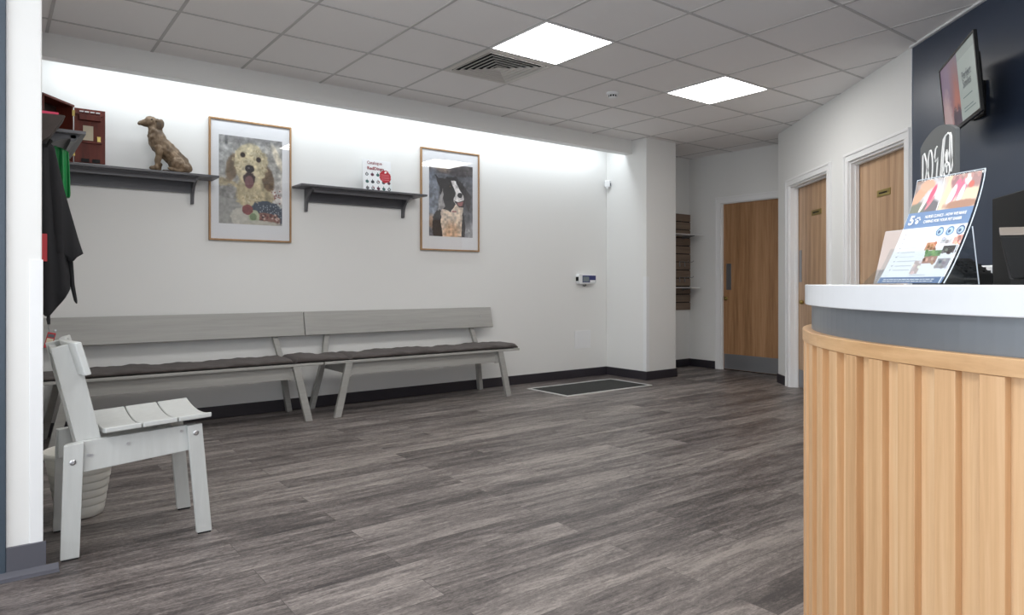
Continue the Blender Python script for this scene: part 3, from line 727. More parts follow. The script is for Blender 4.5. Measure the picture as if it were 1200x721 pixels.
def cloth(rows, yc, th, seed, waves=3, amp=.006):
    """closed hanging cloth: rows of (z, xl, xr)"""
    b = MB(); n = 28; vs = []; fs = []
    for i, (z, xl, xr) in enumerate(rows):
        for k in range(n):
            a = 2*math.pi*k/n; c, s_ = math.cos(a), math.sin(a)
            x = (xl+xr)/2 + (xr-xl)/2*c
            w = amp*math.sin(waves*2*math.pi*(x-.15)/.2 + seed + z*3)
            vs.append((x, yc + th*(abs(s_)**.7)*(1 if s_ > 0 else -1) + w, z))
    m = len(rows)
    for i in range(m-1):
        for k in range(n): fs.append((i*n+k, i*n+(k+1) % n, (i+1)*n+(k+1) % n, (i+1)*n+k))
    fs.append(tuple(range(n))[::-1]); fs.append(tuple(range((m-1)*n, m*n)))
    return b.add(vs, fs)
def dens(keys, n=26):
    zs = np.linspace(keys[0][0], keys[-1][0], n); kz = [k[0] for k in keys][::-1]
    return [(z, float(np.interp(z, kz, [k[1] for k in keys][::-1])), float(np.interp(z, kz, [k[2] for k in keys][::-1]))) for z in zs]
co = empty('black_coat', (.22, 4.25, .88)); tag(co, 'black coat hanging below the grey shelf on the left wall', 'coat')
co.location = (.22, 4.25, .88)
cloth(dens([(1.79, .17, .235), (1.76, .165, .262), (1.6, .165, .292), (1.42, .165, .318), (1.2, .165, .318), (1.1, .165, .330), (1.02, .165, .333), (.97, .168, .305), (.92, .19, .268), (.885, .222, .240)], 40), 4.25, .045, 0, 3, .012).build('body', M['coat'], co, smooth=True)
cloth(dens([(1.75, .2, .262), (1.6, .22, .292), (1.42, .235, .333), (1.3, .25, .363), (1.203, .26, .391), (1.195, .30, .388), (1.19, .31, .36), (1.17, .315, .345)], 30), 4.235, .028, 1, 3, .006).build('cape', M['coat'], co, smooth=True)
cloth(dens([(1.18, .315, .345), (1.05, .33, .352), (.96, .349, .365), (.947, .358, .364)], 16), 4.27, .012, 2).build('belt_end', M['coat'], co, smooth=True)
MB().box(.195, .228, 4.190, 4.194, 1.165, 1.305).build('logo_patch', M['red'], co, bevel=.001)
kt = empty('key_tag', (.235, 4.2, .72)); tag(kt, 'small red and cream tag hanging on a strap below the black coat', 'tag')
MB().tube([(.236, 4.23, .90), (.234, 4.21, .87), (.236, 4.2, .846)], [.006, .009, .007]).build('strap', M['coat'], kt)
MB().tube([(.236, 4.2, .846), (.233, 4.2, .83), (.237, 4.2, .815), (.240, 4.2, .797)], .0025, 6).build('chain', M['steel'], kt)
tt = Matrix.Translation((.240, 4.2, .765)) @ Matrix.Rotation(R(14), 4, 'Y')
b = MB(); b.T = tt; b.box(-.018, .018, -.004, .004, -.042, .038); fb = b.build('fob', M['red'], kt, bevel=.002)
b = MB(); b.T = tt; b.box(-.014, .014, -.0052, -.004, -.022, .008); b.build('label_strip', M['paper'], fb)
b = MB(); b.T = tt; b.box(-.014, .014, -.0052, -.004, .014, .030); b.build('window', M['ink_g'], fb)
gb = cloth(dens([(1.79, .262, .300), (1.775, .262, .338), (1.7, .272, .342), (1.6, .288, .345), (1.535, .300, .347), (1.52, .304, .343)], 24), 4.44, .032, 1, 6, .014).build('green_bag', M['green'], loc=(.31, 4.44, 1.52), smooth=True)
tag(gb, 'crumpled green nylon bag hanging under the grey shelf bracket', 'bag')

# ------------------------------------------------------------------ benches
YF, YR = 5.10, 5.46        # seat slab, front and back
def bench(x0, x1, lx0, lx1, bx0, bx1, label, lefthidden=False):
    t = empty('bench', ((x0+x1)/2, 5.3, 0)); tag(t, label, 'bench', 'long grey benches along the back wall')
    b = MB(); b.box(x0, x1, YF, YR, .424, .444); b.build('seat', M['bench'], t, bevel=.003)
    b = MB(); b.add([(x, y, z) for x in (bx0, bx1) for y, z in ((5.552, .625), (5.572, .62), (5.620, .815), (5.600, .82))], [(0, 1, 2, 3), (7, 6, 5, 4), (0, 4, 5, 1), (1, 5, 6, 2), (2, 6, 7, 3), (3, 7, 4, 0)])
    b.build('backrest', M['bench'], t, bevel=.003)
    MB().box(lx0+.03, lx1-.03, 5.135, 5.155, .325, .423).build('front_apron', M['bench'], t, bevel=.002)
    MB().box(lx0+.03, lx1-.03, 5.48, 5.50, .325, .423).build('rear_apron', M['bench'], t, bevel=.002)
    for lx, sg in ((lx0, -1), (lx1, 1)):
        b = MB()   # end rail between front and rear leg, with its block
        b.box(lx-.012, lx+.012, 5.156, 5.6, .335, .423); b.build('end_rail', M['bench'], t)
        b = MB(); b.add([(lx+dx+ox, y, z) for ox, z in ((0, .424), (sg*.098, .0)) for y in (5.103, 5.135) for dx in (-.028, .028)], [(0, 2, 3, 1), (4, 5, 7, 6), (0, 1, 5, 4), (2, 6, 7, 3), (0, 4, 6, 2), (1, 3, 7, 5)])
        b.T = Matrix.Identity(4)
        lg = b.build('front_leg', M['bench'], t, bevel=.002)
        MB().box(lx-.03-sg*.012, lx+.03-sg*.012, 5.134, 5.15, .318, .42).build('block', M['bench'], lg)
        MB().lathe([(.006, 0), (.006, -.006), (.003, -.007)], (lx-sg*.028, 5.134, .40), 12, 'y').build('bolt', M['silver_bolt'], lg)
        # rear leg runs up to carry the backrest
        b = MB(); b.add([(lx+sg*(.118-.16*z/.8)+dx-sg*.0, y, z) for z, ya, yb in ((0, 5.59, 5.64), (.42, 5.53, 5.568), (.78, 5.615, 5.645)) for y in (ya, yb) for dx in (-.021, .021)],
                        [(0, 1, 3, 2), (0, 4, 5, 1), (1, 5, 7, 3), (3, 7, 6, 2), (2, 6, 4, 0), (4, 8, 9, 5), (5, 9, 11, 7), (7, 11, 10, 6), (6, 10, 8, 4), (8, 10, 11, 9)])
        b.build('rear_leg', M['bench'], t, bevel=.002)
    MB().lathe([(.007, 0), (.007, -.004)], (bx0+.14 if lefthidden else bx1-.14, 5.575, .735), 12, 'y').build('screw_cap', M['silver_bolt'], t)
    return t
bench(.19, 2.052, .40, 1.842, .21, 2.072, 'long grey painted bench at left, behind the pale chair', True)
bench(2.064, 3.976, 2.268, 3.760, 2.080, 3.995, 'long grey painted bench at right, ending before the scale')
def cushion(x0, x1, label, seed, th=.048):
    def fn(u, v): return None
    b = MB(); n = max(12, int((x1-x0)/.025)); m = 22; vs = []; fs = []
    rr = np.random.default_rng(seed); ph = rr.random(6)*6
    for i in range(n+1):
        u = i/n; x = x0+(x1-x0)*u
        e = min(1, min(u, 1-u)*(x1-x0)/.03); e = math.sqrt(max(0, 1-(1-e)**2))*.75+.25
        h = th*(.82+.10*math.sin(x*7+ph[0])+.08*math.sin(x*19+ph[1]))*e
        for k in range(m):
            a = 2*math.pi*k/m; c, s_ = math.cos(a), math.sin(a)
            yy = 5.285 + .178*(abs(c)**.35)*(1 if c > 0 else -1)*(1+.01*math.sin(x*11+ph[2]))
            zz = .446+h/2 + h/2*(abs(s_)**.6)*(1 if s_ > 0 else -1)
            if s_ > 0: zz += .0035*math.sin(x*26+yy*30+ph[3])+.0025*math.sin(x*61-yy*40+ph[4])
            vs.append((x + .004*math.sin(k+ph[5]) * (1 if i in (0, n) else 0), yy, zz))
    for i in range(n):
        for k in range(m): fs.append((i*m+k, i*m+(k+1) % m, (i+1)*m+(k+1) % m, (i+1)*m+k))
    fs.append(tuple(range(m))[::-1]); fs.append(tuple(range(n*m, (n+1)*m)))
    b.add(vs, fs); o = b.build('seat_cushion', M['cushion'], loc=((x0+x1)/2, 5.285, .445), smooth=True)
    o.data.transform(Matrix.Identity(4)); tag(o, label, 'cushion', 'taupe seat pads on the benches'); return o
cushion(.20, 1.828, 'long taupe seat pad on the left bench', 1, .044)
cushion(1.834, 2.275, 'short taupe seat pad bridging the joint of the two benches', 2, .054)
cushion(2.28, 3.962, 'long taupe seat pad on the right bench', 3, .05)

# ------------------------------------------------------------------ pale chair
ch = empty('wooden_chair', (.47, 3.28, 0)); tag(ch, 'pale grey wooden chair with curved slats, facing right in front of the bench', 'chair')
def slab(mb, pts, y0, y1): return mb.xz(pts, y0, y1)
for y0, y1 in ((3.08, 3.102), (3.463, 3.485)):
    b = slab(MB(), [(.208, .006), (.270, .006), (.285, .442), (.220, .436)], y0, y1); l = b.build('rear_leg', M['chair'], ch, bevel=.002)
    MB().box(.212, .266, y0+.001, y1-.001, 0, .006).build('foot_pad', M['rubber'], l)
    b = slab(MB(), [(.688, .006), (.747, .006), (.708, .464), (.650, .460)], y0, y1); l2 = b.build('front_leg', M['chair'], ch, bevel=.002)
    MB().box(.693, .743, y0+.001, y1-.001, 0, .006).build('foot_pad', M['rubber'], l2)
    ys = y0 if y0 < 3.2 else y1; sg = -1 if y0 < 3.2 else 1
    for x, z, pr_ in ((.248, .372, l), (.683, .428, l2)):
        MB().lathe([(.011, 0), (.011, sg*.003), (.006, sg*.006)], (x, ys, z), 14, 'y').build('bolt', M['silver_bolt'], pr_)
for y0, y1 in ((3.103, 3.125), (3.440, 3.462)):
    b = slab(MB(), [(.226, .318), (.640, .352), (.700, .357), (.690, .462), (.283, .443), (.226, .436)], y0, y1); sr = b.build('side_rail', M['chair'], ch, bevel=.002)
    if y0 < 3.2:
        for x, z in ((.302, .388), (.312, .385), (.437, .413), (.632, .437)):
            MB().lathe([(.006, 0), (.006, -.003)], (x, y0, z), 10, 'y').build('bolt', M['silver_bolt'], sr)
for y0, y1 in ((3.126, 3.150), (3.415, 3.439)):
    b = slab(MB(), [(.280, .36), (.372, .41), (.345, .45), (.262, .825), (.180, .805)], y0, y1); b.build('back_upright', M['chair'], ch, bevel=.003)
MB().xz([(.195, .768), (.215, .772), (.210, .80), (.190, .797)], 3.150, 3.415).build('cross_bar', M['chair'], ch)
MB().box(.60, .622, 3.125, 3.44, .37, .44).build('front_rail', M['chair'], ch)
def dish(v): return .024*(1-(2*v-1)**2)
for k in range(3):
    xa = .352+.1305*k; xb = xa+.1265; y0, y1 = 3.052, 3.515
    b = MB(); n = 18; vs = []; fs = []
    for i in range(n+1):
        v_ = i/n; y = y0+(y1-y0)*v_
        for x, top in ((xa, 0), (xb, 0), (xb, 1), (xa, 1)):
            zz = .4495 + (x-.352)*.05 + .024 - dish(v_) + (.020 if top else 0)
            vs.append((x, y, zz))
    for i in range(n):
        for q in range(4): fs.append((i*4+q, i*4+(q+1) % 4, (i+1)*4+(q+1) % 4, (i+1)*4+q))
    fs += [(0, 1, 2, 3), (n*4+3, n*4+2, n*4+1, n*4)]
    b.add(vs, fs); b.build('seat_slat', M['chair'], ch, bevel=.004)
b = MB(); n = 18; vs = []; fs = []      # curved back slat, hollow toward the sitter
for i in range(n+1):
    v_ = i/n; y = 3.050+.465*v_; bow = .034*(1-(2*v_-1)**2)
    for dx, z in ((0, .700), (.022, .705), (-.012, .832), (-.034, .827)):
        vs.append((.286+dx-bow, y, z))
for i in range(n):
    for q in range(4): fs.append((i*4+q, i*4+(q+1) % 4, (i+1)*4+(q+1) % 4, (i+1)*4+q))
fs += [(0, 1, 2, 3), (n*4+3, n*4+2, n*4+1, n*4)]
b.add(vs, fs); b.build('back_slat', M['chair'], ch, bevel=.004)

# waste bin behind the chair
bn = empty('waste_bin', (.325, 3.67, 0)); tag(bn, 'off-white ribbed waste bin standing behind the pale chair', 'bin')
prof = [(.084, 0), (.091, .003)]
for k in range(7):
    z = .02+.036*k; r_ = .092+.045*z/.28; prof += [(r_, z), (r_+.0015, z+.004), (r_+.0035, z+.030), (r_+.0025, z+.034)]
prof += [(.142, .275), (.146, .276), (.146, .30), (.142, .302), (.139, .298), (.136, .27), (.088, .012), (.02, .010)]
MB().lathe(prof, (.325, 3.675, .001), 48).build('tub', M['bin'], bn, smooth=True)

# ------------------------------------------------------------------ floor scale, its display, blank cover
fs_ = empty('floor_scale', (4.86, 5.06, 0)); tag(fs_, 'black mat platform scale with silver edge, set in the floor by the column', 'scale')
x0, x1, y0, y1 = 4.27, 5.45, 4.755, 5.355; w = .03
MB().box(x0+w, x1-w, y0+w, y1-w, -.01, .004).build('mat', M['mat'], fs_)
b = MB(); b.box(x0, x1, y0, y0+w, -.01, .006); b.box(x0, x1, y1-w, y1, -.01, .006); b.box(x0, x0+w, y0+w, y1-w, -.01, .006); b.box(x1-w, x1, y0+w, y1-w, -.01, .006)
b.build('edge_frame', M['alu'], fs_, bevel=.002)
sd = empty('scale_display', (5.34, YB, 1.1)); tag(sd, 'small white wall display with grey screen and blue label, above the floor scale', 'display')
x0, x1 = 5.205, 5.465
b = MB(); b.xz([(x0, 1.062), (x0, 1.152), (x0+.02, 1.166), (x1, 1.152), (x1, 1.055), (x0+.02, 1.048)], YB-.06, YB-.001); b.build('housing', M['guard'], sd, bevel=.006)
MB().box(x0+.050, x1-.006, YB-.0615, YB-.06, 1.068, 1.146).build('front_panel', M['blue_label'], sd)
MB().box(x0+.058, x0+.150, YB-.0635, YB-.0615, 1.078, 1.132).build('screen', M['screen_grey'], sd)
MB().box(x0+.165, x1-.012, YB-.0635, YB-.0615, 1.070, 1.094).build('button_strip', M['guard'], sd)
MB().box(x0-.004, x0+.0, YB-.05, YB-.01, 1.085, 1.13).build('side_cap', M['black'], sd)
MB().tube([(5.33, YB-.03, 1.05), (5.335, YB-.035, 1.036), (5.325, YB-.02, 1.030), (5.318, YB-.004, 1.034)], .005).build('cable', M['black'], sd)
bc = empty('cover_plate', (5.31, YB, .42)); tag(bc, 'flush white blank cover plate low on the wall by the floor scale', 'cover plate')
b = MB(); x0, x1, z0, z1 = 5.19, 5.435, .325, .525
b.box(x0, x1, YB-.004, YB-.0005, z0, z1); b.build('plate', M['guard'], bc, bevel=.002)
b = MB()
for a in ((x0+.02, x1-.02, z0+.02, z0+.024), (x0+.02, x1-.02, z1-.024, z1-.02), (x0+.02, x0+.024, z0+.024, z1-.024), (x1-.024, x1-.02, z0+.024, z1-.024)): b.box(a[0], a[1], YB-.0055, YB-.004, a[2], a[3])
b.build('raised_rim', M['guard'], bc)

# ------------------------------------------------------------------ slatwall in the alcove
sw = empty('slatwall_panel', (6.72, 5.62, 1.3)); tag(sw, 'brown grooved display panel in the alcove behind the column', 'display panel')
zs = [1.945-.1025*k for k in range(13)]
b = MB()
for k in range(12): b.box(6.30, 7.146, 5.602, 5.619, zs[k+1]+.006, zs[k]-.006)
b.build('boards', M['slatwall'], sw, bevel=.001)
MB().box(6.30, 7.146, 5.613, 5.6195, zs[-1]+.008, zs[0]-.008).build('grooves', M['void'], sw)
for (z, d, lab) in ((1.66, .24, 'upper clear shelf on the brown grooved display panel'), (1.005, .18, 'lower clear shelf on the brown grooved display panel')):
    q = empty('display_shelf', (6.72, 5.5, z)); tag(q, lab, 'shelf', 'shelves on the grooved panel')
    MB().box(6.32, 7.11, 5.60-d, 5.601, z-.004, z+.004).build('shelf_board', M['guard'], q)
    for x in (6.45, 6.98): MB().xz([(x, z-.005), (x+.004, z-.005), (x+.004, z-.01), (x, z-.01)], 5.60-d*.8, 5.6).build('bracket', M['steel'], q) if 0 else MB().yz([(5.601, z-.0045), (5.60-d*.8, z-.0045), (5.60-d*.78, z-.012), (5.601, z-.045)], x, x+.004).build('bracket', M['steel'], q)
for z in (1.322, 1.126):
    for k, x in enumerate((6.93, 7.03)):
        o = MB().tube([(x, 5.602, z+.01), (x, 5.48, z+.004), (x, 5.46, z+.02)], .004, 6); o.tube([(x, 5.60, z+.01), (x, 5.595, z-.05)], .006, 6)
        q = o.build('display_hook', M['steel'], loc=(x, 5.602, z))
        tag(q, 'steel prong hook, %s on the %s row of the brown grooved panel' % (('left' if k == 0 else 'right'), ('upper' if z > 1.2 else 'lower')), 'hook', 'hooks on the grooved panel')

# ------------------------------------------------------------------ wall television
FWv = Vector((math.cos(R(52.7)), math.sin(R(52.7)), 0)); RTv = Vector((math.sin(R(52.7)), -math.cos(R(52.7)), 0))
def CP(t, l, z=0): p = FWv*t + RTv*l; return Vector((p.x, p.y, z))
TS = .96
bL = CP(4.21*TS, (1108.3-600)/802*4.21*TS, EYE+(333-162.6)/802*4.21*TS); tL = CP(4.21*TS, (1100.8-600)/802*4.21*TS, EYE+(333-82.4)/802*4.21*TS)
bR = CP(3.51*TS, (1150.2-600)/802*3.51*TS, EYE+(333-129.6)/802*3.51*TS)
ex = (bR-bL); TW = ex.length; ex.normalize(); ez = (tL-bL); ez = ez - ex*ez.dot(ex); TH = ez.length; ez.normalize(); ey = ex.cross(ez)
if ey.dot(CP(3.8, 2.5)) < 0: ey = -ey      # ey points away from the viewer
TM = Matrix.Translation(bL) @ Matrix((ex, ey, ez)).transposed().to_4x4()
tv = empty('television', bL + ex*TW/2); tag(tv, 'flat television tilted out from the navy wall above the counter', 'television')
def tb(*a):
    b = MB(); b.T = TM; return b.box(*a)
tb(0, TW, .004, .016, 0, TH).build('casing', M['black'], tv, bevel=.003)
b = MB(); b.T = TM; w = .012
for a in ((0, w, 0, TH), (TW-w, TW, 0, TH), (w, TW-w, 0, .018), (w, TW-w, TH-w, TH)): b.box(a[0], a[1], -.002, .004, a[2], a[3])
b.build('bezel', M['black_gloss'], tv, bevel=.001)
tb(.10, TW-.10, .016, .05, .05, TH-.08).build('back_bulge', M['black'], tv, bevel=.01)
p = Paint(120, 68, (150, 158, 156))
p.rect(0, 0, .52, 1, (120, 112, 128)); p.ell(.30, .62, .30, .5, (150, 100, 96), .9); p.ell(.42, .75, .10, .30, (168, 104, 92), .8); p.ell(.12, .3, .2, .5, (128, 108, 130), .9)
p.ell(.1, .95, .16, .5, (178, 150, 150), .6); p.ell(.35, .9, .06, .16, (60, 44, 60), .7); p.ell(.46, .95, .06, .2, (66, 52, 70), .7)
p.rect(.515, 0, 1, 1, (156, 166, 162)); p.rect(.52, .0, 1, .13, (146, 156, 152))
for k in range(7): p.rect(.60, .60+.048*k, .90-.03*(k % 3), .606+.048*k, (100, 116, 116))
def tvp(x, z, y=0): q = TM @ Vector((x, y, z)); return tuple(q)
p.sheet(lambda u, v: tvp(w+(TW-2*w)*u, TH-w-(TH-w-.018)*v, .002), 'screen', tv, 'tv_pic')
text_mesh('Perfect', lambda x, y: tvp(TW*.73+x, TH*.60+y, .0005), M['ink_g'], 'caption', tv, size=.062, fit=.17, bold=.005)
text_mesh('Smiles', lambda x, y: tvp(TW*.73+x, TH*.49+y, .0005), M['ink_g'], 'caption', tv, size=.062, fit=.15, bold=.005)
# wall arm
mid = TM @ Vector((TW*.5, .05, TH*.45)); wp = Vector(wl(3.42, -.024, mid.z))
MB().tube([tuple(mid), tuple((mid+wp)/2+Vector((.03, .05, 0))), tuple(wp)], .014).build('arm', M['black'], tv)
b = MB(); wbox(b, 3.36, 3.48, -.02, -.006, mid.z-.1, mid.z+.1); b.build('wall_plate', M['black'], tv)

# ------------------------------------------------------------------ reception counter
KC = .95; CT, CL, RO = 1.7*KC, 1.9242*KC, 1.1*KC
def arc(phi, r, z=0):
    a = R(phi); return tuple(CP(CT + r*math.sin(a), CL - r*math.cos(a), z))
A0, A1 = -78, 80
def ringseg(b, r0, r1, z0, z1, a0=A0, a1=A1, n=84):
    vs = []; fs = []
    for i in range(n+1):
        ph = a0+(a1-a0)*i/n
        vs += [arc(ph, r0, z0), arc(ph, r1, z0), arc(ph, r1, z1), arc(ph, r0, z1)]
    for i in range(n):
        for q in range(4): fs.append((i*4+q, i*4+(q+1) % 4, (i+1)*4+(q+1) % 4, (i+1)*4+q))
    fs += [(0, 1, 2, 3), (n*4+3, n*4+2, n*4+1, n*4)]
    return b.add(vs, fs)
rc = empty('reception_counter', tuple(CP(CT, CL))); tag(rc, 'curved reception counter with white top and vertical oak slats', 'counter')
ZT = 1.0483; ZB = ZT-.057
b = ringseg(MB(), RO-.36, RO, ZB, ZT); b.build('worktop', M['solid'], rc, bevel=.0025)
b = ringseg(MB(), RO-.10, 1.081*KC, .917*KC+EYE*(1-KC)-.02, ZB); b.build('recess_band', M['band'], rc)
zr1 = EYE-(EYE-.9135)*KC; zr0 = EYE-(EYE-.8791)*KC
b = ringseg(MB(), RO-.10, 1.107*KC, zr0, zr1); b.build('top_rail', M['rail'], rc, bevel=.0015)
b = ringseg(MB(), RO-.10, 1.086*KC, 0, zr0-.0005); b.build('base_panel', M['slat_back'], rc)
ph = 1.62 + 4.98*11
while ph > A0+3:
    if ph < A1:
        n = 3; a0, a1 = ph, ph+2.45; vs = []; fs = []
        b = MB(); ringseg(b, 1.0855*KC, 1.104*KC, .002, zr0-.0008, a0, a1, n); b.build('slat', M['slat'], rc, bevel=.0012)
    ph -= 4.98
b = ringseg(MB(), RO-.78*KC, RO-.101, .70, .735); b.build('desk_surface', M['solid'], rc, bevel=.002)
b = ringseg(MB(), RO-.16, RO-.101, 0, .70); b.build('inner_panel', M['trim'], rc)
b = ringseg(MB(), RO-.74*KC, RO-.70*KC, 0, .70, A0+2, A0+5, 2); b.build('end_support', M['trim'], rc)
b = ringseg(MB(), RO-.74*KC, RO-.70*KC, 0, .70, A1-5, A1-2, 2); b.build('end_support', M['trim'], rc)

# leaflet holder with its poster
BLp, BRp = (1.686, .900), (1.483, .930); TLp, TRp = (1.74, 1.031), (1.56, 1.073); PH = .257
def pos(u, v, off=0):
    """u across, v from the foot up; off pushes toward the viewer"""
    h = 1-max(0, 1-v)**1.3 if v <= 1 else 1+(v-1)*.3
    t = (BLp[0]+(BRp[0]-BLp[0])*u)*(1-h)+(TLp[0]+(TRp[0]-TLp[0])*u)*h
    l = (BLp[1]+(BRp[1]-BLp[1])*u)*(1-h)+(TLp[1]+(TRp[1]-TLp[1])*u)*h
    return tuple(CP(t - off*.15, l - off, ZT+.004+PH*v**1.08))
lh = empty('leaflet_holder', tuple(CP(1.63, 1.0, ZT))); tag(lh, 'clear acrylic holder on the counter, propping a blue and white poster', 'holder')
def sheet3(mb, f0, nu, nv, th):
    a = [f0(i/nu, j/nv, 0) for j in range(nv+1) for i in range(nu+1)]; c = [f0(i/nu, j/nv, th) for j in range(nv+1) for i in range(nu+1)]
    n = len(a); fs = []
    q = lambda i, j: j*(nu+1)+i
    for j in range(nv):
        for i in range(nu):
            fs.append((q(i, j), q(i+1, j), q(i+1, j+1), q(i, j+1))); fs.append((q(i, j+1)+n, q(i+1, j+1)+n, q(i+1, j)+n, q(i, j)+n))
    for i in range(nu): fs += [(q(i, 0), q(i, 0)+n, q(i+1, 0)+n, q(i+1, 0)), (q(i, nv), q(i+1, nv), q(i+1, nv)+n, q(i, nv)+n)]
    for j in range(nv): fs += [(q(0, j), q(0, j+1), q(0, j+1)+n, q(0, j)+n), (q(nu, j), q(nu, j)+n, q(nu, j+1)+n, q(nu, j+1))]
    return mb.add(a+c, fs)
ex_ = lambda u: -.02+1.04*u
sheet3(MB(), lambda u, v, o: pos(ex_(u), v*1.015, o-.006), 6, 14, .002).build('back_panel', M['acrylic'], lh, smooth=False)
sheet3(MB(), lambda u, v, o: pos(ex_(u), v*.36, o+.008), 6, 8, .002).build('front_pocket', M['acrylic'], lh)
b = MB()
for u in (-.02, 1.02): b.tube([pos(u, v_*1.015, -.003) for v_ in np.linspace(0, 1, 14)], .0013, 6)
b.tube([pos(u, 1.015, -.003) for u in np.linspace(-.02, 1.02, 6)], .0013, 6)
b.tube([pos(1.02, v_*.36, .010) for v_ in np.linspace(0, 1, 8)], .001, 6)
b.build('polished_edge', M['acrylic_edge'], lh)
# rear prop leg
def prop(u, v, o):
    a = Vector(pos(ex_(u), .52, -.008)); f_ = Vector(pos(ex_(u), 0, 0)); f_ = f_ + RTv*.105 + FWv*.04; f_.z = ZT+.001
    p_ = a.lerp(f_, v); return tuple(p_ + RTv*o)
sheet3(MB(), prop, 2, 4, .002).build('prop', M['acrylic'], lh)
b = MB()
for u in (0, 1): b.tube([prop(u, 0, .001), prop(u, 1, .001)], .0013, 6)
b.build('prop_edge', M['acrylic_edge'], lh)
po = empty('poster', tuple(CP(1.6, .95, ZT))); tag(po, 'blue and white pet care poster with two photos, in the clear holder', 'poster')
P_ = Paint(170, 240, (228, 230, 233))
P_.rect(0, 0, 1, .30, (150, 132, 124)); P_.rect(.46, 0, 1, .30, (208, 190, 174))
P_.ell(.28, .10, .22, .12, (196, 196, 200), .5); P_.ell(.36, .19, .1, .14, (206, 204, 206), .5); P_.ell(.1, .13, .2, .05, (210, 160, 134), .3, -50); P_.ell(.2, .05, .12, .05, (216, 168, 144), .4)
P_.ell(.12, .27, .2, .06, (120, 124, 112), .4); P_.ell(.33, .26, .12, .07, (110, 108, 112), .4); P_.ell(.30, .14, .035, .09, (210, 96, 122), .3, 20); P_.ell(.2, .22, .025, .09, (232, 224, 218), .3, 20); P_.ell(.3, .22, .02, .07, (220, 130, 140), .3, 30)
P_.ell(.53, .15, .04, .2, (226, 202, 170), .3, 10); P_.ell(.66, .06, .09, .06, (158, 120, 124), .4); P_.ell(.86, .07, .2, .07, (164, 132, 130), .5); P_.ell(.86, .18, .2, .05, (228, 200, 172), .4)
P_.ell(.66, .14, .05, .11, (226, 118, 144), .2, 16); P_.ell(.62, .18, .04, .1, (240, 228, 230), .25, 16); P_.ell(.76, .13, .05, .12, (230, 116, 140), .2, 14); P_.ell(.75, .19, .035, .1, (242, 224, 228), .25, 14)
P_.ell(.82, .05, .05, .05, (226, 214, 208), .4); P_.ell(.88, .10, .04, .03, (196, 110, 100), .4); P_.ell(.8, .27, .25, .04, (164, 128, 110), .4)
for k in range(5): P_.ell(.6+.09*k, .02, .02, .025, (186, 146, 140), .4)
P_.rect(.44, 0, .455, .30, (232, 232, 236)); P_.rect(0, .30, 1, .45, (108, 134, 170)); P_.rect(0, .935, 1, 1, (92, 118, 156))
for k in range(9):
    v_ = .50+.044*k; P_.rect(.14, v_+.004, .14+.36*(.6+.4*rng.random()), v_+.011, (186, 190, 196)); P_.poly([(.075, v_), (.09, v_+.012), (.12, v_-.008), (.09, v_+.004)], (50, 62, 92))
P_.rect(.06, .46, .52, .468, (192, 190, 196)); P_.rect(.06, .476, .40, .484, (192, 190, 196))
for k, (u_, c_) in enumerate(((.63, (86, 122, 158)), (.78, (96, 134, 168)), (.93, (72, 96, 132)))):
    P_.ell(u_, .505, .06, .042, c_, .08); P_.ell(u_, .505, .042, .029, (170, 192, 212), .1); P_.ell(u_-.01, .508, .02, .016, (64, 86, 122), .3)
ph_ = [(.50, .60, .66, .675, (190, 140, 112)), (.70, .565, .86, .62, (176, 178, 182)), (.88, .55, 1.0, .63, (206, 150, 140)), (.55, .68, .78, .735, (112, 150, 98)), (.78, .64, .98, .71, (60, 56, 52)), (.56, .735, .76, .80, (170, 130, 116)), (.44, .77, .56, .90, (186, 170, 166)), (.78, .76, .96, .85, (150, 146, 152))]
for u0, v0, u1, v1, c_ in ph_:
    P_.rect(u0, v0, u1, v1, c_)
    for k in range(7): P_.ell(u0+(u1-u0)*rng.random(), v0+(v1-v0)*rng.random(), .025, .014, tuple(np.clip(np.array(c_)+rng.integers(-70, 60)+rng.integers(-12, 12, 3), 20, 240)), .4, 40)
P_.rect(.46, .91, .70, .916, (190, 190, 200)); P_.sheet(lambda u, v: pos(u, 1-v, .001), 'print', po)
def pt(u0, v0): return lambda x, y: pos(u0+x, 1-(v0-y*.707), .0025)
text_mesh('5', pt(.10, .375), M['white'], 'logo', po, size=.17, bold=.03)
b = MB()
for u_, v_, r_ in ((.20, .392, .026), (.168, .365, .012), (.192, .352, .012), (.22, .353, .012), (.24, .37, .012)):
    q = [pos(u_+r_*math.cos(a), 1-(v_-r_*.7*math.sin(a)), .0025) for a in np.linspace(0, 2*math.pi, 12, endpoint=False)]; b.add(q, [tuple(range(12))])
b.build('paw_mark', M['paper'] if 0 else M['white'], po, fix=False)
text_mesh('NURSE CLINICS - HOW WE MAKE', pt(.62, .352), M['white'], 'heading', po, size=.052, fit=.62, bold=.02)
text_mesh('CARING FOR YOUR PET EASIER', pt(.60, .398), M['white'], 'heading', po, size=.052, fit=.58, bold=.02)
b = MB()
for v_ in (.957, .978):
    u_ = .08
    while u_ < .88:
        wdt = .02+.05*rng.random(); q = [pos(a, 1-c, .0025) for a, c in ((u_, v_-.004), (u_+wdt, v_-.004), (u_+wdt, v_+.004), (u_, v_+.004))]; b.add(q, [(0, 1, 2, 3)]); u_ += wdt+.012
b.build('small_print', M['white'], po, fix=False)

